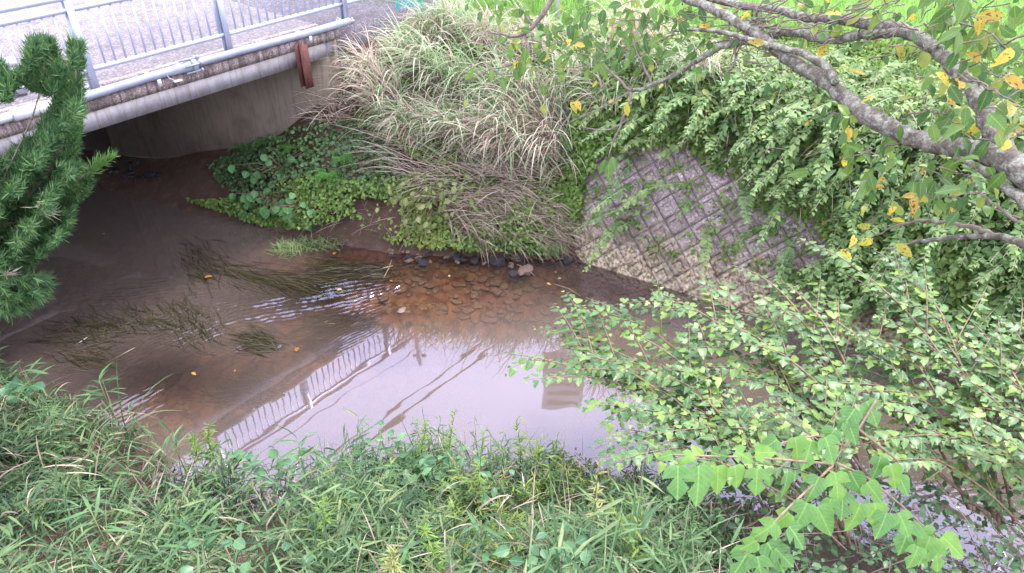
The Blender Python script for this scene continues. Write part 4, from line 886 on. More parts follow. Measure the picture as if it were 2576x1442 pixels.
# fallen leaves
LIT = [make_mesh('fallen_leaf', *leaf_t([(.12, .17), (.35, .28), (.6, .27), (.82, .14)], fo, dr), M['litter'], lv=CHERRY[0]) for fo, dr in ((.3, .1), (.5, -.15), (.15, .2))]
for i, (dx, dy, s, lab) in enumerate(((840, 641, .12, 'orange leaf lying in the riffle near the marsh grass'), (861, 728, .10, 'yellow leaf floating above the white ripples'), (1385, 653, .09, 'yellow leaf by the dark flat stone'), (1398, 688, .09, 'orange leaf in the shallows left of the revetment'),
    (1412, 700, .08, 'second orange leaf in the shallows, nearer the revetment'), (482, 937, .09, 'orange leaf under water left of the railing reflection'), (745, 885, .13, 'curled brown leaf caught on the brown waterweed mat'), (535, 695, .14, 'brown leaf caught on the dark waterweed'), (1375, 712, .09, 'pale narrow leaf floating below the orange leaves'),
    (1130, 697, .08, 'tan leaf in the shallow riffle'), (265, 588, .06, 'pale leaf floating in the dark water under the bridge'), (980, 705, .07, 'tan leaf above the sandbar'), (590, 935, .05, 'small orange leaf beside the brown waterweed mat'))):
    o = link('fallen_leaf', LIT[i % 3], None, at(dx, dy, .012)); o.scale = (s*.72,)*3; o.rotation_euler = (0, 0, i*2.1); tag(o, lab, 'leaf', 'fallen leaves on the water')
for i, (a, bq, lab) in enumerate((((1300, 665), (1345, 695), 'thin twig standing out of the shallows'), ((1395, 715), (1460, 745), 'long thin twig lying in the shallows by the revetment'), ((985, 655), (965, 700), 'short twig in the riffle'))):
    A_ = at(*a, .05); B_ = at(*bq, .005); g = Geo(); g.tube([A_, (A_+B_)/2+np.array([0.02, 0, .02]), B_], .006, 5); tag(g.build('twig', M['stem'], loc=A_), lab, 'twig', 'twigs in the shallows')

# ------------------------------------------------------------------ juniper at the left
JPU = [(75, 106), (133, 106), (161, 182), (157, 226), (133, 242), (81, 234), (44, 210), (24, 258), (-10, 258), (-10, 212), (30, 202), (60, 170)]
JPF = [(-60, 140), (0, 153), (22, 180), (22, 225), (-60, 262)]
JPL = [(172, 108), (202, 112), (206, 174), (200, 226), (202, 282), (196, 343), (182, 387), (168, 408), (218, 424), (226, 456), (214, 486), (182, 525), (174, 557), (150, 592), (105, 640), (40, 692), (-120, 700), (-120, 405), (8, 408), (48, 363), (81, 351), (101, 315), (133, 262), (141, 226), (176, 215), (174, 150)]
JP2 = [(-120, 720), (40, 695), (110, 690), (118, 715), (90, 755), (40, 780), (-120, 775)]
ju = empty('juniper', (-4.6, 4.6, .6), 'green juniper with feathery foliage in front of the bridge at the left edge', 'conifer')
def sprays(g, pts, dirs, Ls, r, nb=16, spread=.5, wid=.006, mat=0):
    n = len(pts); P0 = np.repeat(pts, nb, 0); D = nrm(np.repeat(dirs, nb, 0)+r.normal(0, spread, (n*nb, 3))); L = np.repeat(Ls, nb)*r.uniform(.5, 1, n*nb)
    P0 = P0+np.repeat(dirs, nb, 0)*(L*r.uniform(-.3, .35, n*nb))[:, None]; t = np.linspace(0, 1, 3)
    P = P0[:, None]+D[:, None]*(L[:, None]*t[None])[..., None]; up = np.repeat(r.uniform(-.1, .5, n), nb); P[..., 2] += (up*L)[:, None]*(t**2)[None]
    s = nrm(r.normal(0, 1, (n*nb, 3))); tint = np.clip(np.repeat(r.uniform(.0, .75, n), nb)+r.normal(.1, .15, n*nb), 0, 1)
    g.ribbons(P, np.tile(wid*np.array([.8, 1.1, .25]), (n*nb, 1)), s, tint, mat)
r = np.random.default_rng(17)
def pts_in(poly, n, d0, d1):
    xs_ = [q[0] for q in poly]; ys_ = [q[1] for q in poly]; out = []
    while len(out) < n:
        x, y = r.uniform(min(xs_), max(xs_)), r.uniform(min(ys_), max(ys_))
        if inpoly(np.array([x]), np.array([y]), poly)[0]: out.append((x, y))
    return np.array(out)
uv = np.vstack([pts_in(JPU, 900, 0, 1), pts_in(JPF, 260, 0, 1), pts_in(JPL, 6400, 0, 1)])
dep = 5.0+.45*np.sin(uv[:, 0]*.06+uv[:, 1]*.045)+.3*vnoise(uv[:, 0]*.01, uv[:, 1]*.01, 9, 4)+r.normal(0, .18, len(uv))
P = np.array([atd(a, b_, d) for (a, b_), d in zip(uv, dep)]); D = nrm(np.stack([.45+(uv[:, 0]/250), -.25+r.normal(0, .35, len(uv)), .75-(uv[:, 1]-250)/500], 1)+r.normal(0, .28, (len(uv), 3)))
g = Geo(); sprays(g, P, D, r.uniform(.04, .085, len(uv)), r, 15, .5, .006); fo = g.build('foliage', M['conifer'], ju); tag(fo, kind='stuff')
uv2 = pts_in(JP2, 800, 0, 1); P2 = np.array([atd(a, b_, 4.6+r.normal(0, .12)) for a, b_ in uv2]); D2 = nrm(np.array([.6, -.2, -.25])+r.normal(0, .25, (len(uv2), 3)))
g = Geo(); sprays(g, P2, D2, r.uniform(.06, .11, len(uv2)), r, 15, .30, .005); tag(g.build('foliage', M['conifer'], ju), kind='stuff')
tp = np.array([(222+i*6.0, 438-i*4.2) for i in range(11)]); P3 = np.array([atd(a, b_, 4.75) for a, b_ in tp]); g = Geo(); sprays(g, P3, np.tile(nrm(np.array([.7, 0, .6])), (11, 1)), np.linspace(.13, .06, 11), r, 22, .4, .006); tag(g.build('pale_shoot', M['conifer_pale'], ju), kind='stuff')
tp = np.array([(186+r.normal(0, 4), 112+i*9) for i in range(22)]); P3 = np.array([atd(a, b_, 5.1) for a, b_ in tp]); g = Geo(); sprays(g, P3, np.tile(nrm(np.array([.1, 0, 1.])), (22, 1)), np.full(22, .13), r, 10, .3, .005); tag(g.build('leader_shoot', M['conifer_pale'], ju), kind='stuff')
g = Geo()
for pl, rr in (([(-80, 700), (-20, 560), (60, 500), (130, 420), (180, 300), (190, 200), (188, 120)], (.03, .003)), ([(-80, 520), (0, 470), (80, 300), (110, 200), (112, 130)], (.007, .003)), ([(-80, 640), (0, 610), (100, 520), (200, 450), (280, 398)], (.03, .003)), ([(-90, 760), (0, 740), (100, 700)], (.025, .004)), ([(-80, 590), (40, 560), (150, 560)], (.02, .004))):
    Q = np.array([atd(a, b_, 5.0) for a, b_ in pl]); g.tube(Q, np.linspace(rr[0], rr[1], len(pl)), 6)
Q = np.array([atd(-80, 700, 5.0), atd(-120, 900, 5.2)]); q3 = Q[1].copy(); q3[2] = .3; q3[0] -= 1.2; Q[1][0] -= .4; g.tube([Q[0], Q[1], q3], [.05, .07, .09], 8)
g.build('trunk', M['twig'], ju, True)
for (a, b_) in ((112, 537), (95, 520), (15, 690)):
    q = atd(a, b_, 4.45); gg = Geo(); sprays(gg, np.tile(q, (3, 1)), np.tile([.8, 0, .1], (3, 1)), np.full(3, .1), r, 12, .4, .006); o = gg.build('dead_sprig', M['dry'], ju); o['label'] = 'brown dead sprig'

# ------------------------------------------------------------------ cherry tree
def cdep(x): return np.interp(x, [1200, 1700, 2200, 2576, 2800], [4.9, 4.2, 3.2, 2.45, 2.2])
ch = empty('cherry_tree', (4.3, 1.9, .9), 'lichen covered cherry tree leaning in from the right with yellowing leaves', 'tree')
def limb(pl, w0, w1, name='limb', off=0.0, mat='bark', n=8, wv=.006):
    pl = np.array(pl, float); s = np.r_[0, np.cumsum(np.linalg.norm(np.diff(pl, axis=0), axis=1))]; m = max(6, int(s[-1]/14)); t = np.linspace(0, s[-1], m)
    xs_ = np.interp(t, s, pl[:, 0]); ys_ = np.interp(t, s, pl[:, 1]); d = cdep(xs_)+off
    k = np.ones(5)/5; 
    if m > 10: xs_[2:-2] = np.convolve(xs_, k, 'valid'); ys_[2:-2] = np.convolve(ys_, k, 'valid')
    Q = np.array([atd(a, b_, c) for a, b_, c in zip(xs_, ys_, d)]); Q += RNG.normal(0, wv*.5, Q.shape)
    rad = np.linspace(w0, w1, m)*d/FD/2*np.clip(1+RNG.normal(0, .05, m), .85, 1.2)
    g = Geo(); g.tube(Q, rad, n, wob=.06); g.build(name, M[mat], ch, True); return Q
root_p = atd(2800, 560, 2.3)
gt = Geo(); gt.tube([np.array([4.3, 1.9, .3]), np.array([3.6, 1.6, 2.0]), root_p+np.array([.35, -.1, -.5]), atd(2680, 505, 2.35), atd(2576, 432, 2.42), atd(2520, 395, 2.5)], [.12, .095, .07, .056, .049, .042], 12, wob=.05); gt.build('trunk', M['bark'], ch, True)
LA = limb([(2560, 425), (2484, 382), (2375, 367), (2274, 341), (2194, 301), (2121, 247), (2085, 207), (2030, 178), (1976, 142), (1939, 113), (1881, 69), (1838, 47), (1794, 22), (1732, 0), (1640, -40)], 60, 17)
LB = limb([(2540, 400), (2528, 363), (2490, 327), (2462, 247), (2430, 203), (2404, 171), (2368, 131), (2321, 98), (2266, 73), (2186, 62), (2114, 47), (2030, 47), (1976, 29), (1903, 18), (1823, 7), (1740, -20)], 48, 14, off=.12)
limb([(2275, 80), (2220, 84), (2175, 84), (2085, 105), (2040, 88), (2000, 78), (1939, 87)], 26, 22, off=.1)
limb([(2101, 212), (2092, 185), (2067, 156), (2030, 138), (1976, 120), (1921, 113), (1874, 94), (1830, 84), (1757, 73), (1696, 78)], 23, 7, off=-.05)
limb([(1900, 100), (1830, 108), (1757, 149), (1685, 196), (1649, 211), (1620, 222), (1588, 230)], 20, 9)
limb([(1590, 230), (1572, 295), (1545, 345), (1530, 395)], 9, 3, 'twig', mat='twig', n=5)
limb([(1590, 230), (1555, 200), (1520, 165), (1505, 120)], 8, 3, 'twig', mat='twig', n=5)
limb([(1580, 300), (1530, 330), (1470, 320)], 6, 2, 'twig', mat='twig', n=5)
limb([(1585, 232), (1540, 260), (1480, 285), (1430, 310)], 6, 2, 'twig', mat='twig', n=5)
limb([(1640, 212), (1610, 150), (1590, 100)], 8, 3, 'twig', mat='twig', n=5)
limb([(1400, -20), (1380, 10), (1355, 55), (1315, 95), (1265, 90), (1225, 78)], 16, 4, 'twig', mat='twig', n=6)
limb([(1320, 92), (1335, 135), (1300, 155), (1275, 185)], 6, 2, 'twig', mat='twig', n=5)
limb([(1335, 60), (1310, 20), (1295, -10)], 6, 3, 'twig', mat='twig', n=5)
limb([(2404, 396), (2450, 414), (2484, 436), (2530, 470), (2590, 520)], 16, 30, off=-.08)
limb([(2640, 640), (2576, 612), (2500, 592), (2420, 596), (2350, 601), (2290, 612), (2230, 628)], 26, 5, off=.1)
limb([(2500, 590), (2450, 572), (2380, 560), (2310, 553), (2250, 570), (2190, 598)], 14, 4, 'twig', off=.1, mat='twig', n=5)
limb([(2560, 560), (2480, 500), (2440, 450)], 9, 4, 'twig', mat='twig', n=5)
for pl in ([(1880, 95), (1850, 130), (1845, 145), (1870, 190), (1885, 230)], [(1885, 70), (1990, 75), (2080, 62), (2200, 20), (2280, -10)], [(1840, 50), (1780, 40), (1700, 30)], [(1860, 100), (1790, 110), (1740, 130)], [(2110, 47), (2190, 10), (2200, -10)], [(1870, 90), (1950, 60), (2040, 40), (2120, 10)], [(2576, 90), (2480, 130), (2400, 165)], [(2410, 190), (2480, 215), (2530, 260), (2570, 300)], [(2440, 200), (2510, 230), (2580, 280)], [(1855, 110), (1850, 160), (1800, 200)], [(1870, 150), (1920, 165), (1960, 160)], [(1890, 60), (1900, 30), (1930, -5)], [(1830, 85), (1838, 55), (1860, 20)], [(1700, 85), (1640, 110), (1600, 170)], [(2200, 290), (2120, 290), (2060, 285)], [(2290, 350), (2200, 380), (2120, 400)], [(2480, 390), (2400, 300), (2330, 270)], [(2576, 340), (2500, 300), (2440, 290)], [(1300, 160), (1250, 170), (1215, 185)], [(1520, 160), (1470, 140), (1430, 130)], [(1510, 120), (1480, 70), (1470, 30)]):
    limb(pl, 6, 2, 'twig', mat='twig', n=4, wv=.01)
for i in range(60):
    a = random.uniform(0, 6.28); L = random.uniform(40, 130); x0, y0 = (random.uniform(1830, 1940), random.uniform(50, 120)) if i < 30 else (random.uniform(1700, 2500), random.uniform(0, 110))
    limb([(x0, y0), (x0+.5*L*math.cos(a), y0+.35*L*math.sin(a)-4), (x0+L*math.cos(a), y0+.7*L*math.sin(a))], 4, 1.5, 'twig', mat='twig', n=4, wv=.01)
CHL = [make_mesh('leaf', *leaf_t([(.12, .15), (.35, .25), (.6, .24), (.82, .12)], f, d, .1), M['cherry'], lv=CHERRY[0]) for f, d in ((.3, .2), (.5, .35), (.15, .1))]
CHY = [make_mesh('leaf', *leaf_t([(.12, .15), (.35, .24), (.6, .23), (.82, .12)], f, d, .1), M['cherry_y'], lv=CHERRY[0]) for f, d in ((.5, .35), (.9, .5), (.7, -.2))]
def cleaves(meshes, uv, size, droop=(-.2, -.3, -.8), jit=.55, doff=.25, par=ch):
    uv = np.array(uv, float); n = len(uv); P = np.array([atd(a, b_, cdep(a)+random.uniform(-doff, doff)) for a, b_ in uv])
    leaf_objects('leaf', meshes, par, P, np.array(droop)+RNG.normal(0, jit, (n, 3)), np.array([0, -.55, .8])+RNG.normal(0, .45, (n, 3)), RNG.uniform(*size, n))
def blob(cx, cy, rx, ry, n): return np.column_stack([RNG.normal(cx, rx, n), RNG.normal(cy, ry, n)])
gl_ = np.vstack([blob(1450, 105, 95, 42, 62), blob(1530, 90, 70, 45, 34), blob(1270, 180, 30, 14, 8), blob(1330, 20, 60, 20, 12), blob(1540, 385, 14, 16, 4), blob(1700, 20, 60, 20, 12), blob(2480, 90, 70, 60, 30), blob(2420, 30, 70, 40, 18), blob(2150, 285, 45, 16, 12), blob(2190, 390, 65, 28, 22), blob(2400, 300, 70, 28, 18), blob(2500, 340, 60, 45, 16), blob(2350, 470, 70, 40, 16), blob(2450, 400, 70, 20, 10), blob(1620, 60, 50, 25, 14), blob(1760, 100, 50, 40, 8), blob(2560, 215, 30, 50, 8)])[:296]
cleaves(CHL, gl_, (.055, .10))
more = np.vstack([blob(1460, 100, 130, 55, 70), blob(1640, 60, 110, 45, 60), blob(1850, 40, 120, 40, 40), blob(2150, 30, 130, 30, 40), blob(2400, 60, 130, 60, 60), blob(2480, 330, 80, 60, 40), blob(2380, 480, 110, 50, 40), blob(2160, 340, 90, 60, 30), blob(2420, 120, 110, 90, 40), blob(2250, 60, 110, 40, 40), blob(1300, 120, 80, 70, 24), blob(2500, 170, 60, 60, 30), blob(1700, 150, 110, 50, 26)])
mp = np.array([atd(a, b_, cdep(a)+random.uniform(.0, .7)) for a, b_ in more]); gm = Geo(); nm = len(mp)
for v_ in range(2): gm.leaves(CHERRY, mp[v_::2], np.array([-.2, -.3, -.7])+RNG.normal(0, .6, (len(mp[v_::2]), 3)), np.array([0, -.4, .9])+RNG.normal(0, .5, (len(mp[v_::2]), 3)), RNG.uniform(.045, .085, len(mp[v_::2])), RNG.uniform(0, 1, len(mp[v_::2])))
tag(gm.build('foliage', M['cherry_f'], ch), kind='stuff')
gt = Geo()
for a, b_ in more[::3]:
    q0 = atd(a, b_, cdep(a)+.05); q1 = atd(a+random.uniform(20, 90)*random.choice((-1, 1)), b_+random.uniform(-50, 40), cdep(a)+random.uniform(-.1, .2)); gt.tube([q0, (q0+q1)/2+RNG.normal(0, .012, 3), q1], [.0018, .0025, .0035], 4)
tag(gt.build('fine_twigs', M['twig'], ch), kind='stuff')
yl = [(1297, 88), (1420, 102), (1475, 115), (1640, 90), (1305, 150), (2535, 40), (2470, 45), (2400, 20), (2130, 175), (2200, 245), (2480, 298), (2130, 360), (2130, 385), (2290, 500), (2280, 560), (2197, 602), (2195, 567), (2110, 625), (1450, 250), (1435, 252), (1530, 258), (1575, 255), (1850, 100), (1830, 110), (1925, 110), (1890, 30), (2080, 110), (2120, 40), (2500, 330), (2440, 350), (2540, 350), (2555, 345), (2230, 470), (2260, 520), (2180, 520), (2310, 490), (2340, 510), (2390, 515), (2250, 610), (2150, 590), (2490, 390), (2560, 310), (2080, 15), (1660, 200), (1755, 65), (2250, 105), (2410, 230), (2045, 300), (2350, 180), (2550, 120), (2520, 190), (2300, 30), (2460, 160), (2380, 260), (2560, 400), (2420, 330), (2330, 420), (2220, 440), (1700, 40), (1560, 60), (1740, 20), (2010, 20), (1380, 130), (1500, 200), (2260, 300), (2540, 250)]
cleaves(CHY, yl, (.05, .088), (0, -.1, -.6), .8)

# ------------------------------------------------------------------ near bank cover
def near_samples(n, x0=-7, x1=4.6, dmax=4.0):
    x = RNG.uniform(x0, x1, n); y = yN(x)-RNG.uniform(-.05, 1, n)*dmax; ok = y > 1.0; return x[ok], y[ok]
def shoots(g, base, h, nl, size, tm, r, el=(.1, .8), lean=.25, tint0=.5, top=.45, mat=0, stemg=None, bias=None):
    n = len(base); az = r.uniform(0, 6.28, n); ln = r.uniform(0, lean, n); d = nrm(np.stack([np.cos(az)*ln, np.sin(az)*ln, np.ones(n)], 1)+(np.asarray(bias) if bias is not None else 0))
    i = np.repeat(np.arange(n), nl); m = len(i); t = top+(1-top)*np.tile(np.linspace(0, 1, nl), n)+r.normal(0, .03, m)
    P = base[i]+d[i]*(h[i]*t)[:, None]; a = r.uniform(0, 6.28, m); e = r.uniform(*el, m)
    D = np.stack([np.cos(a)*np.cos(e), np.sin(a)*np.cos(e), np.sin(e)], 1); U = np.array([0, 0, 1.])+r.normal(0, .3, (m, 3))
    g.leaves(tm, P, D, U, r.uniform(*size, m), np.clip(tint0+np.repeat(r.normal(0, .15, n), nl)+r.normal(0, .17, m), 0, 1), mat)
    S = base[:, None]+d[:, None]*(h[:, None]*np.linspace(0, 1, 4)[None])[..., None]
    (stemg or g).ribbons(S, np.tile(np.array([.006, .006, .005, .003]), (n, 1)), nrm(r.normal(0, 1, (n, 3))*np.array([1, 1, .2])), r.uniform(.2, .9, n), mat)
r = np.random.default_rng(31)
def base_of(x, y): return np.stack([x, y, np.maximum(zt(x, y), -.03)], 1)
def tall(x, y, sd): return np.clip(.75+.55*vnoise(x, y, 2.4, sd)+.25*vnoise(x, y, 7, sd+1), .25, 1.5)
def gaps(x, y, sd, lo=.25): return r.uniform(0, 1, len(x)) < np.clip(.55+.95*vnoise(x, y, 3.8, sd), lo, 1)
x, y = near_samples(6800); b_ = base_of(x, y); px, py = proj(b_+np.array([0, 0, .4]))
left = (px < 900+260*vnoise(b_[:, 0], b_[:, 1], 2, 3)) | (r.uniform(0, 1, len(px)) < .22)
ok = left & (py > 600) & gaps(x, y, 200, .12); B = b_[ok]; hh = tall(B[:, 0], B[:, 1], 210)
g = Geo(); shoots(g, B, hh*r.uniform(.3, .62, len(B)), 9, (.06, .17), LANCE2, r, (-.2, .9), .5, tint0=.5, top=.35); shoots(g, B[::2], hh[::2]*r.uniform(.3, .7, len(B[::2])), 5, (.12, .24), LANCE3, r, (-.3, 1.0), .6, tint0=.62)
shoots(g, B[::3], hh[::3]*r.uniform(.3, .6, len(B[::3])), 6, (.1, .2), LANCE2, r, (-.5, .6), .6, tint0=.25, top=.2)
tag(g.build('bamboo_grass', M['sasa']), 'thick bamboo grass covering the near bank at the lower left', 'bamboo grass', kind='stuff')
n = 2600; x, y = near_samples(n, -6, 3.2); ok = gaps(x, y, 220, .1); B = base_of(x[ok], y[ok])+np.array([0, 0, .12]); n = len(B); g = Geo()
blades(g, B, r.uniform(0, 6.28, n), r.uniform(.7, 1.4, n), tall(B[:, 0], B[:, 1], 210)*r.uniform(.35, .8, n), r.uniform(.6, 2.2, n), r.uniform(.008, .018, n), r.uniform(0, 1, n), 7)
tag(g.build('bank_grass', M['grass2']), 'long arching grass blades among the bamboo grass on the near bank', 'grass', kind='stuff')
x, y = near_samples(7600, -3, 3.4); b_ = base_of(x, y); px, py = proj(b_+np.array([0, 0, .4])); ok = (px > 760+260*vnoise(b_[:, 0], b_[:, 1], 2, 3)) & gaps(x, y, 230, .12)
B = b_[ok]; hh = tall(B[:, 0], B[:, 1], 240); g = Geo(); shoots(g, B, hh*r.uniform(.2, .58, len(B)), 15, (.04, .10), NARROW2, r, (-.2, .9), .45, .55, .15); shoots(g, B[::3], hh[::3]*r.uniform(.2, .55, len(B[::3])), 7, (.09, .19), LANCE2, r, (-.2, .9), .5, tint0=.4, top=.3)
tag(g.build('bank_weeds', M['weed']), 'dense mixed weeds covering the near bank at the bottom middle', 'weeds', kind='stuff')
x, y = near_samples(2600, -2.2, 2.6); b_ = base_of(x, y); px, py = proj(b_+np.array([0, 0, .4])); ok = (px > 780) & (px < 1620) & (vnoise(b_[:, 0], b_[:, 1], 4.4, 260) > .12); B = b_[ok]; hh = tall(B[:, 0], B[:, 1], 240)
g = Geo(); shoots(g, B, hh*r.uniform(.35, .72, len(B)), 16, (.05, .11), LANCE, r, (-.1, .9), .35, .5, .25); tag(g.build('yellowish_weeds', M['rod']), 'light yellowish green lance leaved weeds in the bottom middle of the near bank', 'weeds', kind='stuff')
n = 700; x, y = near_samples(n, -5, 3.0); B = base_of(x, y)+np.array([0, 0, .3]); n = len(B); g = Geo(); blades(g, B, r.uniform(0, 6.28, n), r.uniform(-.2, 1.0, n), r.uniform(.12, .4, n), r.uniform(.2, 2.0, n), r.uniform(.006, .016, n), r.uniform(0, 1, n), 6, tw=.8)
tag(g.build('withered_blades', M['straw']), 'withered pale leaves caught among the near bank weeds', 'withered leaves', kind='stuff')
# low filler
x, y = near_samples(52000); z = np.maximum(zt(x, y), 0); P = np.stack([x, y, z+r.uniform(.0, .3, len(x))*np.clip(.6+.6*vnoise(x, y, 4, 61), .1, 1.2)], 1); n = len(P)
g = Geo(); g.leaves(NARROW, P, r.normal(0, 1, (n, 3))*np.array([1, 1, .5]), np.array([0, -.1, 1])+r.normal(0, .4, (n, 3)), r.uniform(.03, .09, n), np.clip(.12+.25*vnoise(x, y, 3, 62)+r.normal(0, .2, n), 0, 1))
tag(g.build('ground_weeds', M['weed']), 'low weeds filling the ground of the near bank under taller plants', 'weeds', kind='stuff')
n = 1500; x, y = near_samples(n, -5, 3.2); B = base_of(x, y)+np.array([0, 0, .1]); n = len(B); g = Geo(); blades(g, B, r.uniform(0, 6.28, n), r.uniform(.3, 1.3, n), r.uniform(.25, .6, n), r.uniform(.2, 1.8, n), r.uniform(.004, .008, n), r.uniform(0, 1, n), 6, tw=1)
tag(g.build('dead_stalks', M['straw']), 'dead brown stalks scattered through the near bank weeds', 'stalks', kind='stuff')
# roundish blue-green leaves patch
def patch(dx, dy, n, rx, ry, z, size, label, mats, tm=OVAL, up=.5):
    c = at(dx, dy, z); root = empty('leafy_creeper', c, label, 'creeper', 'broad leaved creepers on the near bank'); me = [make_mesh('leaf', *tm, mats, lv=tm[0])]; rr = np.random.default_rng(dx)
    P = c+rr.normal(0, 1, (n, 3))*np.array([rx, ry, .07]); leaf_objects('leaf', me, root, P, rr.normal(0, 1, (n, 3))*np.array([1, 1, .3]), np.array([0, -.2, 1])+rr.normal(0, .25, (n, 3)), rr.uniform(*size, n))
    g = Geo()
    for q in P[::3]: g.tube([c+np.array([0, 0, -.45]), c*.4+q*.6+np.array([0, 0, -.1]), q], .004, 4)
    g.build('stem', M['stem'], root)
BL = leaf_mat('blue_green_leaf', [(.05, .13, .08), (.09, .19, .11), (.13, .25, .13)], .25, .35, .5, True, True)
patch(930, 1190, 120, .28, .2, .55, (.06, .1), 'blue green creeper with oval leaves on the water side of the middle weeds', BL)
patch(1120, 1205, 80, .22, .15, .6, (.06, .1), 'oval leaved creeper in front of the tall goldenrod', BL)
patch(1370, 1400, 20, .14, .1, 1.4, (.07, .11), 'dark broad leaved sprig at the bottom edge right of the middle', BL)
patch(1450, 1420, 20, .16, .1, 1.35, (.07, .11), 'dark broad leaved sprig at the bottom edge beside the yellow goldenrod', BL)
patch(590, 1415, 16, .2, .12, 1.2, (.06, .09), 'round leaved creeper at the bottom edge left of the middle', BL, ROUND)
patch(690, 1175, 16, .2, .1, .5, (.07, .11), 'large leaved creeper at the water edge below the railing reflection', BL, ROUND)
patch(25, 985, 10, .1, .1, .8, (.09, .13), 'big pale blue leaves at the left edge above the bamboo grass', BL, ROUND)
# single bamboo grass shoots standing out
SS = [make_mesh('leaf', *LANCE2, M['sasa_o'], lv=LANCE2[0])]
for i, (dx, dy, h, lab) in enumerate(((750, 1110, .55, 'bamboo grass shoot standing alone over the railing reflection'), (430, 1090, .5, 'bamboo grass shoot over the brown water at left'), (250, 960, .5, 'pale bamboo grass shoot leaning over the water at the left bank'), (1210, 1310, .7, 'tall bamboo grass shoot in the middle foreground'), (490, 1330, .7, 'bluish bamboo grass shoot at the lower left'), (1000, 1400, .6, 'bamboo grass shoot low in the middle foreground'), (230, 1290, .6, 'dark bamboo grass shoot at the lower left corner'), (2285, 1190, .8, 'slender grass shoot standing between the bright mulberry twigs and the water'), (1610, 1330, .5, 'bamboo grass shoot at the edge of the dark gap'), (60, 930, .5, 'bamboo grass shoot at the left edge'))):
    top = at(dx, dy, .75 if dy < 1200 else 1.4); 
    root = empty('bamboo_grass_shoot', top-np.array([0, 0, h]), lab, 'bamboo grass', 'bamboo grass shoots standing out'); rr = np.random.default_rng(i+50); n = 9
    a = rr.uniform(0, 6.28, n); e = rr.uniform(.1, .9, n); P = top+np.array([0, 0, 1])*np.linspace(-.22, .02, n)[:, None]; leaf_objects('leaf', SS, root, P, np.stack([np.cos(a)*np.cos(e), np.sin(a)*np.cos(e), np.sin(e)], 1), np.tile([0, -.1, 1.], (n, 1))+rr.normal(0, .3, (n, 3)), rr.uniform(.16, .26, n))
    g = Geo(); g.tube([top-np.array([0, 0, h]), top-np.array([.01, 0, h*.5]), top], .004, 5); g.build('stem', M['gstem'], root)
# goldenrods
ROD = {k: [make_mesh('leaf', *LANCE, m_, lv=LANCE[0])] for k, m_ in (('g', leaf_mat('goldenrod_single', [(.16, .26, .07), (.24, .34, .10)], .35, .5, .3, True)), ('y', leaf_mat('goldenrod_yellow', [(.28, .30, .11), (.42, .38, .18)], .35, .5, .3, True)))}
def goldenrod(dx, dy0, dy1, z1, kind, label, size=(.08, .14), n=70):
    top = at(dx, dy0, z1); d = top[1]/ray(dx, dy0)[1]*FD*CP/CP; bot = atY(dx+random.uniform(-8, 8), dy1, top[1]-.02); hgt = top[2]-bot[2]
    root = empty('goldenrod', bot, label, 'goldenrod', 'goldenrod stalks on the near bank'); rr = np.random.default_rng(dx); t = np.sort(rr.uniform(0, 1, n)**.7); a = rr.uniform(0, 6.28, n); e = rr.uniform(-.1, .7, n)+.6*(t > .85)
    bend = np.stack([.03*np.sin(t*4+dx), 0*t, 0*t], 1)
    P = bot+(top-bot)*t[:, None]+bend; leaf_objects('leaf', ROD[kind], root, P, np.stack([np.cos(a)*np.cos(e), np.sin(a)*np.cos(e), np.sin(e)], 1), np.tile([0, 0, 1.], (n, 1))+rr.normal(0, .2, (n, 3)), rr.uniform(*size, n)*(1-.45*t))
    tt = np.linspace(0, 1, 8); g = Geo(); g.tube(bot+(top-bot)*tt[:, None]+np.stack([.03*np.sin(tt*4+dx), 0*tt, 0*tt], 1), np.linspace(.007, .003, 8), 5); g.build('stem', M['gstem'], root)
for a in ((1140, 1035, 1260, .95, 'g', 'tallest green goldenrod with its tip in front of the pale water'), (1215, 1090, 1400, 1.3, 'g', 'goldenrod with withered lower leaves in the middle weeds'), (1510, 1170, 1430, 1.55, 'y', 'yellowing goldenrod standing at the left of the dark gap'), (530, 1070, 1160, .7, 'g', 'goldenrod with its tip in front of the railing reflection'), (490, 1100, 1170, .65, 'g', 'short goldenrod left of the one at the railing reflection'), (1065, 1070, 1200, .85, 'g', 'small goldenrod left of the tallest one'), (1075, 1310, 1440, 1.6, 'g', 'pale goldenrod low in the middle foreground'), (995, 1390, 1480, 1.6, 'y', 'yellow tipped goldenrod at the bottom edge'), (810, 1270, 1400, 1.3, 'g', 'light green goldenrod left of the middle'), (1300, 1060, 1250, .9, 'g', 'goldenrod right of the tallest one at the pale water')): goldenrod(*a)

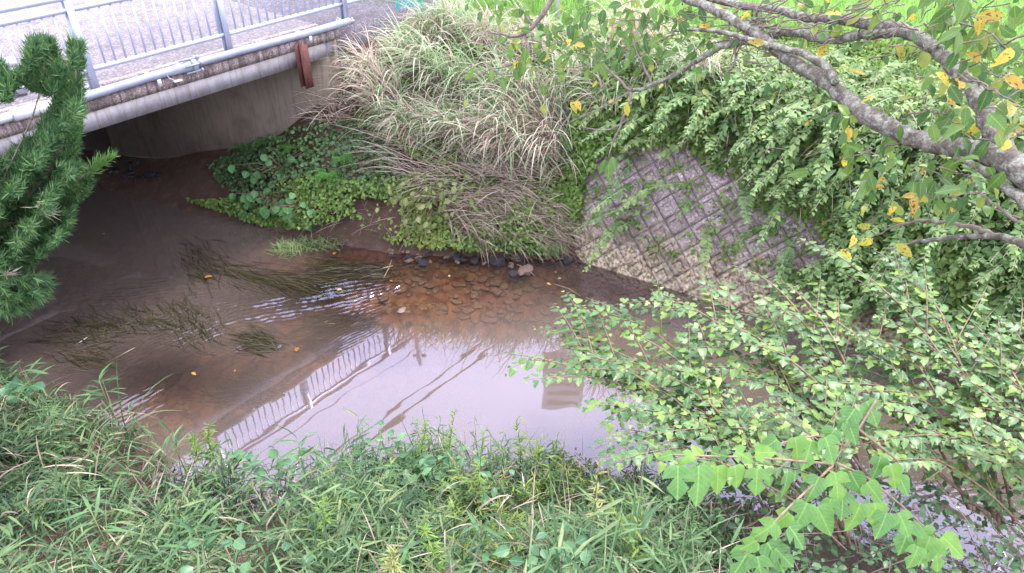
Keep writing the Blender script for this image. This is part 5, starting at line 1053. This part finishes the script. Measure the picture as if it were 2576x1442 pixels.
# ------------------------------------------------------------------ mulberry bushes at the right
MLB = [make_mesh('leaf', *t_, M['mulb_o'], lv=t_[0]) for t_ in MULB]
MLN = [make_mesh('leaf', *t_, M['mulb_near'], lv=t_[0]) for t_ in MULB]
def curve3(a, b_, c, n):
    t = np.linspace(0, 1, n)[:, None]; return a*(1-t)**2+2*b_*t*(1-t)+c*t*t
def mulberry(root_xyz, shoots_, label, seed, size=(.045, .125), sp=.036, near=MLB, cap=300, lat=4):
    rr = np.random.default_rng(seed); rp0 = np.array(root_xyz, float); root = empty('mulberry_bush', rp0, label, 'mulberry bush', 'mulberry bushes on the near bank'); LP, LD, LU, LS = [], [], [], []; tw = Geo()
    def leaf_row(Q, s0=.25, scale=1.0):
        seg = np.linalg.norm(np.diff(Q, axis=0), axis=1); L = seg.sum(); s = np.r_[0, np.cumsum(seg)]; n = max(3, int(L*(1-s0)/sp)); t = np.linspace(s0*L, L, n)
        P = np.stack([np.interp(t, s, Q[:, i]) for i in range(3)], 1); tan = nrm(np.gradient(P, axis=0)); side = nrm(np.cross(tan, [0, 0, 1.]))
        sg = np.where(np.arange(n) % 2, 1, -1)[:, None]; D = side*sg*.85+tan*.55+np.array([0, -.05, -.08])+rr.normal(0, .2, (n, 3)); f = np.linspace(0, 1, n)
        LP.append(P+D*.02); LD.append(D); LU.append(np.array([0, -.05, 1.])+rr.normal(0, .2, (n, 3))); LS.append(rr.uniform(*size, n)*scale*np.interp(f, [0, .7, 1], [1, .9, .45]))
    for (tip, hgt) in shoots_:
        tip = np.asarray(tip, float); midp = rp0*.45+tip*.55+np.array([rr.normal(0, .15), rr.normal(0, .1), hgt]); Q = curve3(rp0+rr.normal(0, .08, 3), midp, tip, 14)
        g = Geo(); g.tube(Q, np.linspace(.014, .003, 14), 6); g.build('branch', M['stem'], root, True); leaf_row(Q, .35)
        for k in range(lat):
            i = rr.integers(4, 12); a = Q[i]; tn = nrm(Q[min(i+1, 13)]-Q[i-1]); sd = nrm(np.cross(tn, [0, 0, 1.]))*rr.choice([-1, 1]); L = rr.uniform(.3, .75); e = a+(tn*.75+sd*rr.uniform(.4, .9)+np.array([0, 0, rr.uniform(-.15, .3)]))*L
            q2 = curve3(a, (a+e)/2+np.array([0, 0, .08]), e, 7); tw.tube(q2, np.linspace(.006, .002, 7), 4); leaf_row(q2, .1)
    tag(tw.build('side_twigs', M['stem'], root), kind='stuff')
    LP, LD, LU, LS = np.vstack(LP), np.vstack(LD), np.vstack(LU), np.concatenate(LS)
    px, py = proj(LP); vis = (px > -50) & (px < 2640) & (py > -50) & (py < 1500); dist = np.linalg.norm(LP-np.array([0, 0, H]), axis=1); order = np.argsort(-(LS/dist)*vis); a = order[:cap]; b2 = order[cap:]
    leaf_objects('leaf', near, root, LP[a], LD[a], LU[a], LS[a])
    if len(b2):
        g = Geo()
        for k in range(3): c = b2[k::3]; g.leaves(MULB[k], LP[c], LD[c], LU[c], LS[c], rr.uniform(0, 1, len(c)))
        tag(g.build('foliage', M['mulb'], root), kind='stuff')
    return root
def tips(lst): return [(at(a, b_, z), h) for a, b_, z, h in lst]
mulberry((2.3, 3.9, .4), tips([(1275, 890, .9, .5), (1345, 825, 1.0, .55), (1475, 750, 1.1, .6), (1420, 900, .95, .5), (1560, 830, 1.1, .6), (1530, 960, .9, .5), (1490, 1010, .85, .45), (1620, 900, 1.0, .6), (1640, 1000, .95, .5), (1560, 1080, .9, .4), (1700, 1060, 1.0, .5), (1380, 850, 1.0, .5)]), 'mulberry bush with shoots reaching furthest left over the pale water', 1)
mulberry((3.0, 4.0, .4), tips([(1640, 732, 1.3, .6), (1745, 745, 1.3, .6), (1840, 668, 1.5, .7), (1700, 840, 1.2, .5), (1800, 800, 1.3, .6), (1780, 930, 1.1, .5), (1880, 870, 1.2, .6), (1900, 960, 1.1, .5), (1960, 800, 1.3, .6), (1830, 1050, 1.0, .4), (1950, 700, 1.5, .6)]), 'mulberry bush in front of the foot of the revetment', 2)
mulberry((3.9, 3.7, .4), tips([(2050, 620, 1.7, .7), (2130, 690, 1.6, .6), (2200, 630, 1.7, .7), (2050, 780, 1.4, .6), (2150, 830, 1.3, .6), (2080, 900, 1.2, .5), (2250, 760, 1.5, .6), (2300, 690, 1.6, .6), (2020, 980, 1.1, .4), (2180, 960, 1.2, .5), (2280, 880, 1.3, .5)]), 'mulberry bush below the lowest cherry branch', 3)
mulberry((4.3, 3.2, .4), tips([(2330, 830, 1.3, .6), (2420, 790, 1.4, .6), (2520, 800, 1.4, .6), (2440, 930, 1.2, .5), (2560, 920, 1.2, .5), (2350, 1000, 1.1, .5), (2500, 1020, 1.2, .5), (2400, 1090, 1.1, .4), (2570, 1110, 1.2, .4), (2280, 1060, 1.1, .4), (2200, 1100, 1.0, .4)]), 'mulberry bush at the right edge above the dark water', 4)
mulberry((2.5, 3.4, .5), tips([(1720, 1130, 1.0, .4), (1800, 1100, 1.1, .4), (1900, 1080, 1.1, .5), (1960, 1130, 1.1, .4), (2050, 1060, 1.2, .5), (2100, 1130, 1.2, .4), (2000, 1010, 1.2, .5)]), 'low mulberry bush directly behind the bright near twigs', 5)
# hanging leafy shrub on the far right bank
LF = at(2440, 760, .9); mulberry((5.2, 7.4, 1.5), [(at(2250, 640, 1.0), .3), (at(2330, 690, .8), .3), (at(2420, 720, .7), .3), (at(2520, 640, 1.2), .3), (at(2560, 730, .7), .3), (at(2380, 600, 1.3), .3), (at(2470, 560, 1.6), .3), (at(2560, 560, 1.7), .3)], 'leafy green shrub on the far bank hanging over the dark water at right', 6, (.09, .15), .06, MLB, 250)
# near bright twigs
nd = 2.65
tw = empty('mulberry_twig', atd(2095, 1165, nd), 'bright green mulberry twigs with lobed leaves nearest the camera', 'mulberry twig')
g = Geo()
SEG = [[(2205, 1005), (2160, 1080), (2115, 1135), (2095, 1165)], [(2095, 1168), (1990, 1158), (1880, 1150), (1760, 1147), (1655, 1143)], [(2095, 1170), (2040, 1225), (1975, 1285), (1920, 1345), (1870, 1395)], [(2105, 1165), (2180, 1200), (2260, 1265), (2330, 1330), (2380, 1385)], [(2130, 1125), (2060, 1095), (1980, 1110), (1930, 1130)], [(2160, 1080), (2210, 1120), (2260, 1160), (2265, 1210)]]
for s in SEG: Q = np.array([atd(a, b_, nd+.0008*(a-2095)) for a, b_ in s]); Q2 = np.array([np.array([np.interp(t, np.linspace(0, 1, len(Q)), Q[:, i]) for i in range(3)]) for t in np.linspace(0, 1, 12)]); g.tube(Q2, np.linspace(.005, .0025, 12), 6)
g.build('branch', M['stem'], tw, True)
NL = [(1705, 1172, 0, 92), (1757, 1172, 0, 110), (1805, 1172, .05, 85), (1848, 1172, .2, 72), (1905, 1180, -.05, 80), (1925, 1180, .35, 55), (1980, 1190, 0, 80), (1690, 1143, -1.3, 40), (1740, 1140, -1.0, 50), (1790, 1138, 1.2, 55), (1850, 1135, 1.2, 60), (1900, 1138, 1.5, 66), (1955, 1105, -1, 70),
      (2000, 1100, .2, 80), (2040, 1110, -.3, 90), (2075, 1100, .4, 85), (2100, 1080, -.6, 80), (2130, 1060, .5, 85), (2150, 1030, -.6, 85), (2180, 1010, .5, 90), (2100, 1190, .2, 100), (2060, 1200, -.5, 85), (2140, 1190, .5, 95), (2180, 1215, .7, 80), (2120, 1240, -.1, 85), (2090, 1255, -.2, 75),
      (2030, 1265, -.4, 105), (2055, 1275, .5, 105), (1985, 1290, -1, 80), (1950, 1315, -.9, 90), (1985, 1325, .7, 85), (1900, 1360, -.9, 80), (1930, 1365, .6, 105), (1880, 1390, -.5, 90), (1950, 1380, .9, 75), (1905, 1400, .2, 90),
      (2165, 1265, -.3, 105), (2200, 1265, .2, 100), (2230, 1290, -.5, 90), (2260, 1290, .5, 85), (2290, 1310, -.4, 115), (2320, 1330, .4, 95), (2340, 1350, -.3, 105), (2370, 1350, .9, 100), (2350, 1380, .3, 90), (2310, 1375, -.4, 80), (2240, 1170, .3, 85), (2262, 1200, .5, 70), (2215, 1150, -.3, 80)]
P = np.array([atd(a, b_, nd-.02+.0008*(a-2095)+RNG.uniform(-.04, .04)) for a, b_, _, _ in NL])
camr = np.array([1., 0, 0]); camd = np.array([0, -SP, -CP])
D = np.array([camr*math.sin(a)+camd*math.cos(a)+np.array([0, -.25, 0])*random.uniform(-.6, 1.2) for _, _, a, _ in NL]); U = np.tile(np.array([0, -.8, .75]), (len(NL), 1))+RNG.normal(0, .22, (len(NL), 3))
leaf_objects('leaf', [MLN[1], MLN[2], MLN[0], MLN[2], MLN[1]], tw, P, D, U, np.array([s*.84*nd/FD for *_, s in NL]))
# dark thin twigs at the lower right
bsh = empty('thicket', (2.6, 2.9, .6), 'tangle of thin bare twigs and dark leaves in the gap at the lower right', 'thicket'); g = Geo(); rr = np.random.default_rng(77)
for i in range(90):
    a = at(rr.uniform(1600, 2600), rr.uniform(1240, 1460), rr.uniform(.2, 1.0)); e = a+rr.normal(0, 1, 3)*np.array([.45, .3, .35]); g.tube(curve3(a, (a+e)/2+rr.normal(0, .08, 3), e, 6), .004, 4)
g.build('twigs', M['twig'], bsh)
n = 1300; P = np.array([at(rr.uniform(1600, 2620), rr.uniform(1200, 1470), rr.uniform(.1, .9)) for _ in range(n)]); g = Geo(); g.leaves(OVAL, P, rr.normal(0, 1, (n, 3))*np.array([1, 1, .4]), np.array([0, 0, 1])+rr.normal(0, .35, (n, 3)), rr.uniform(.035, .075, n), rr.uniform(0, .45, n)); tag(g.build('foliage', M['mulb'], bsh), kind='stuff')
print('objects', len(bpy.data.objects), 'tris', sum(len(m_.polygons) for m_ in bpy.data.meshes))
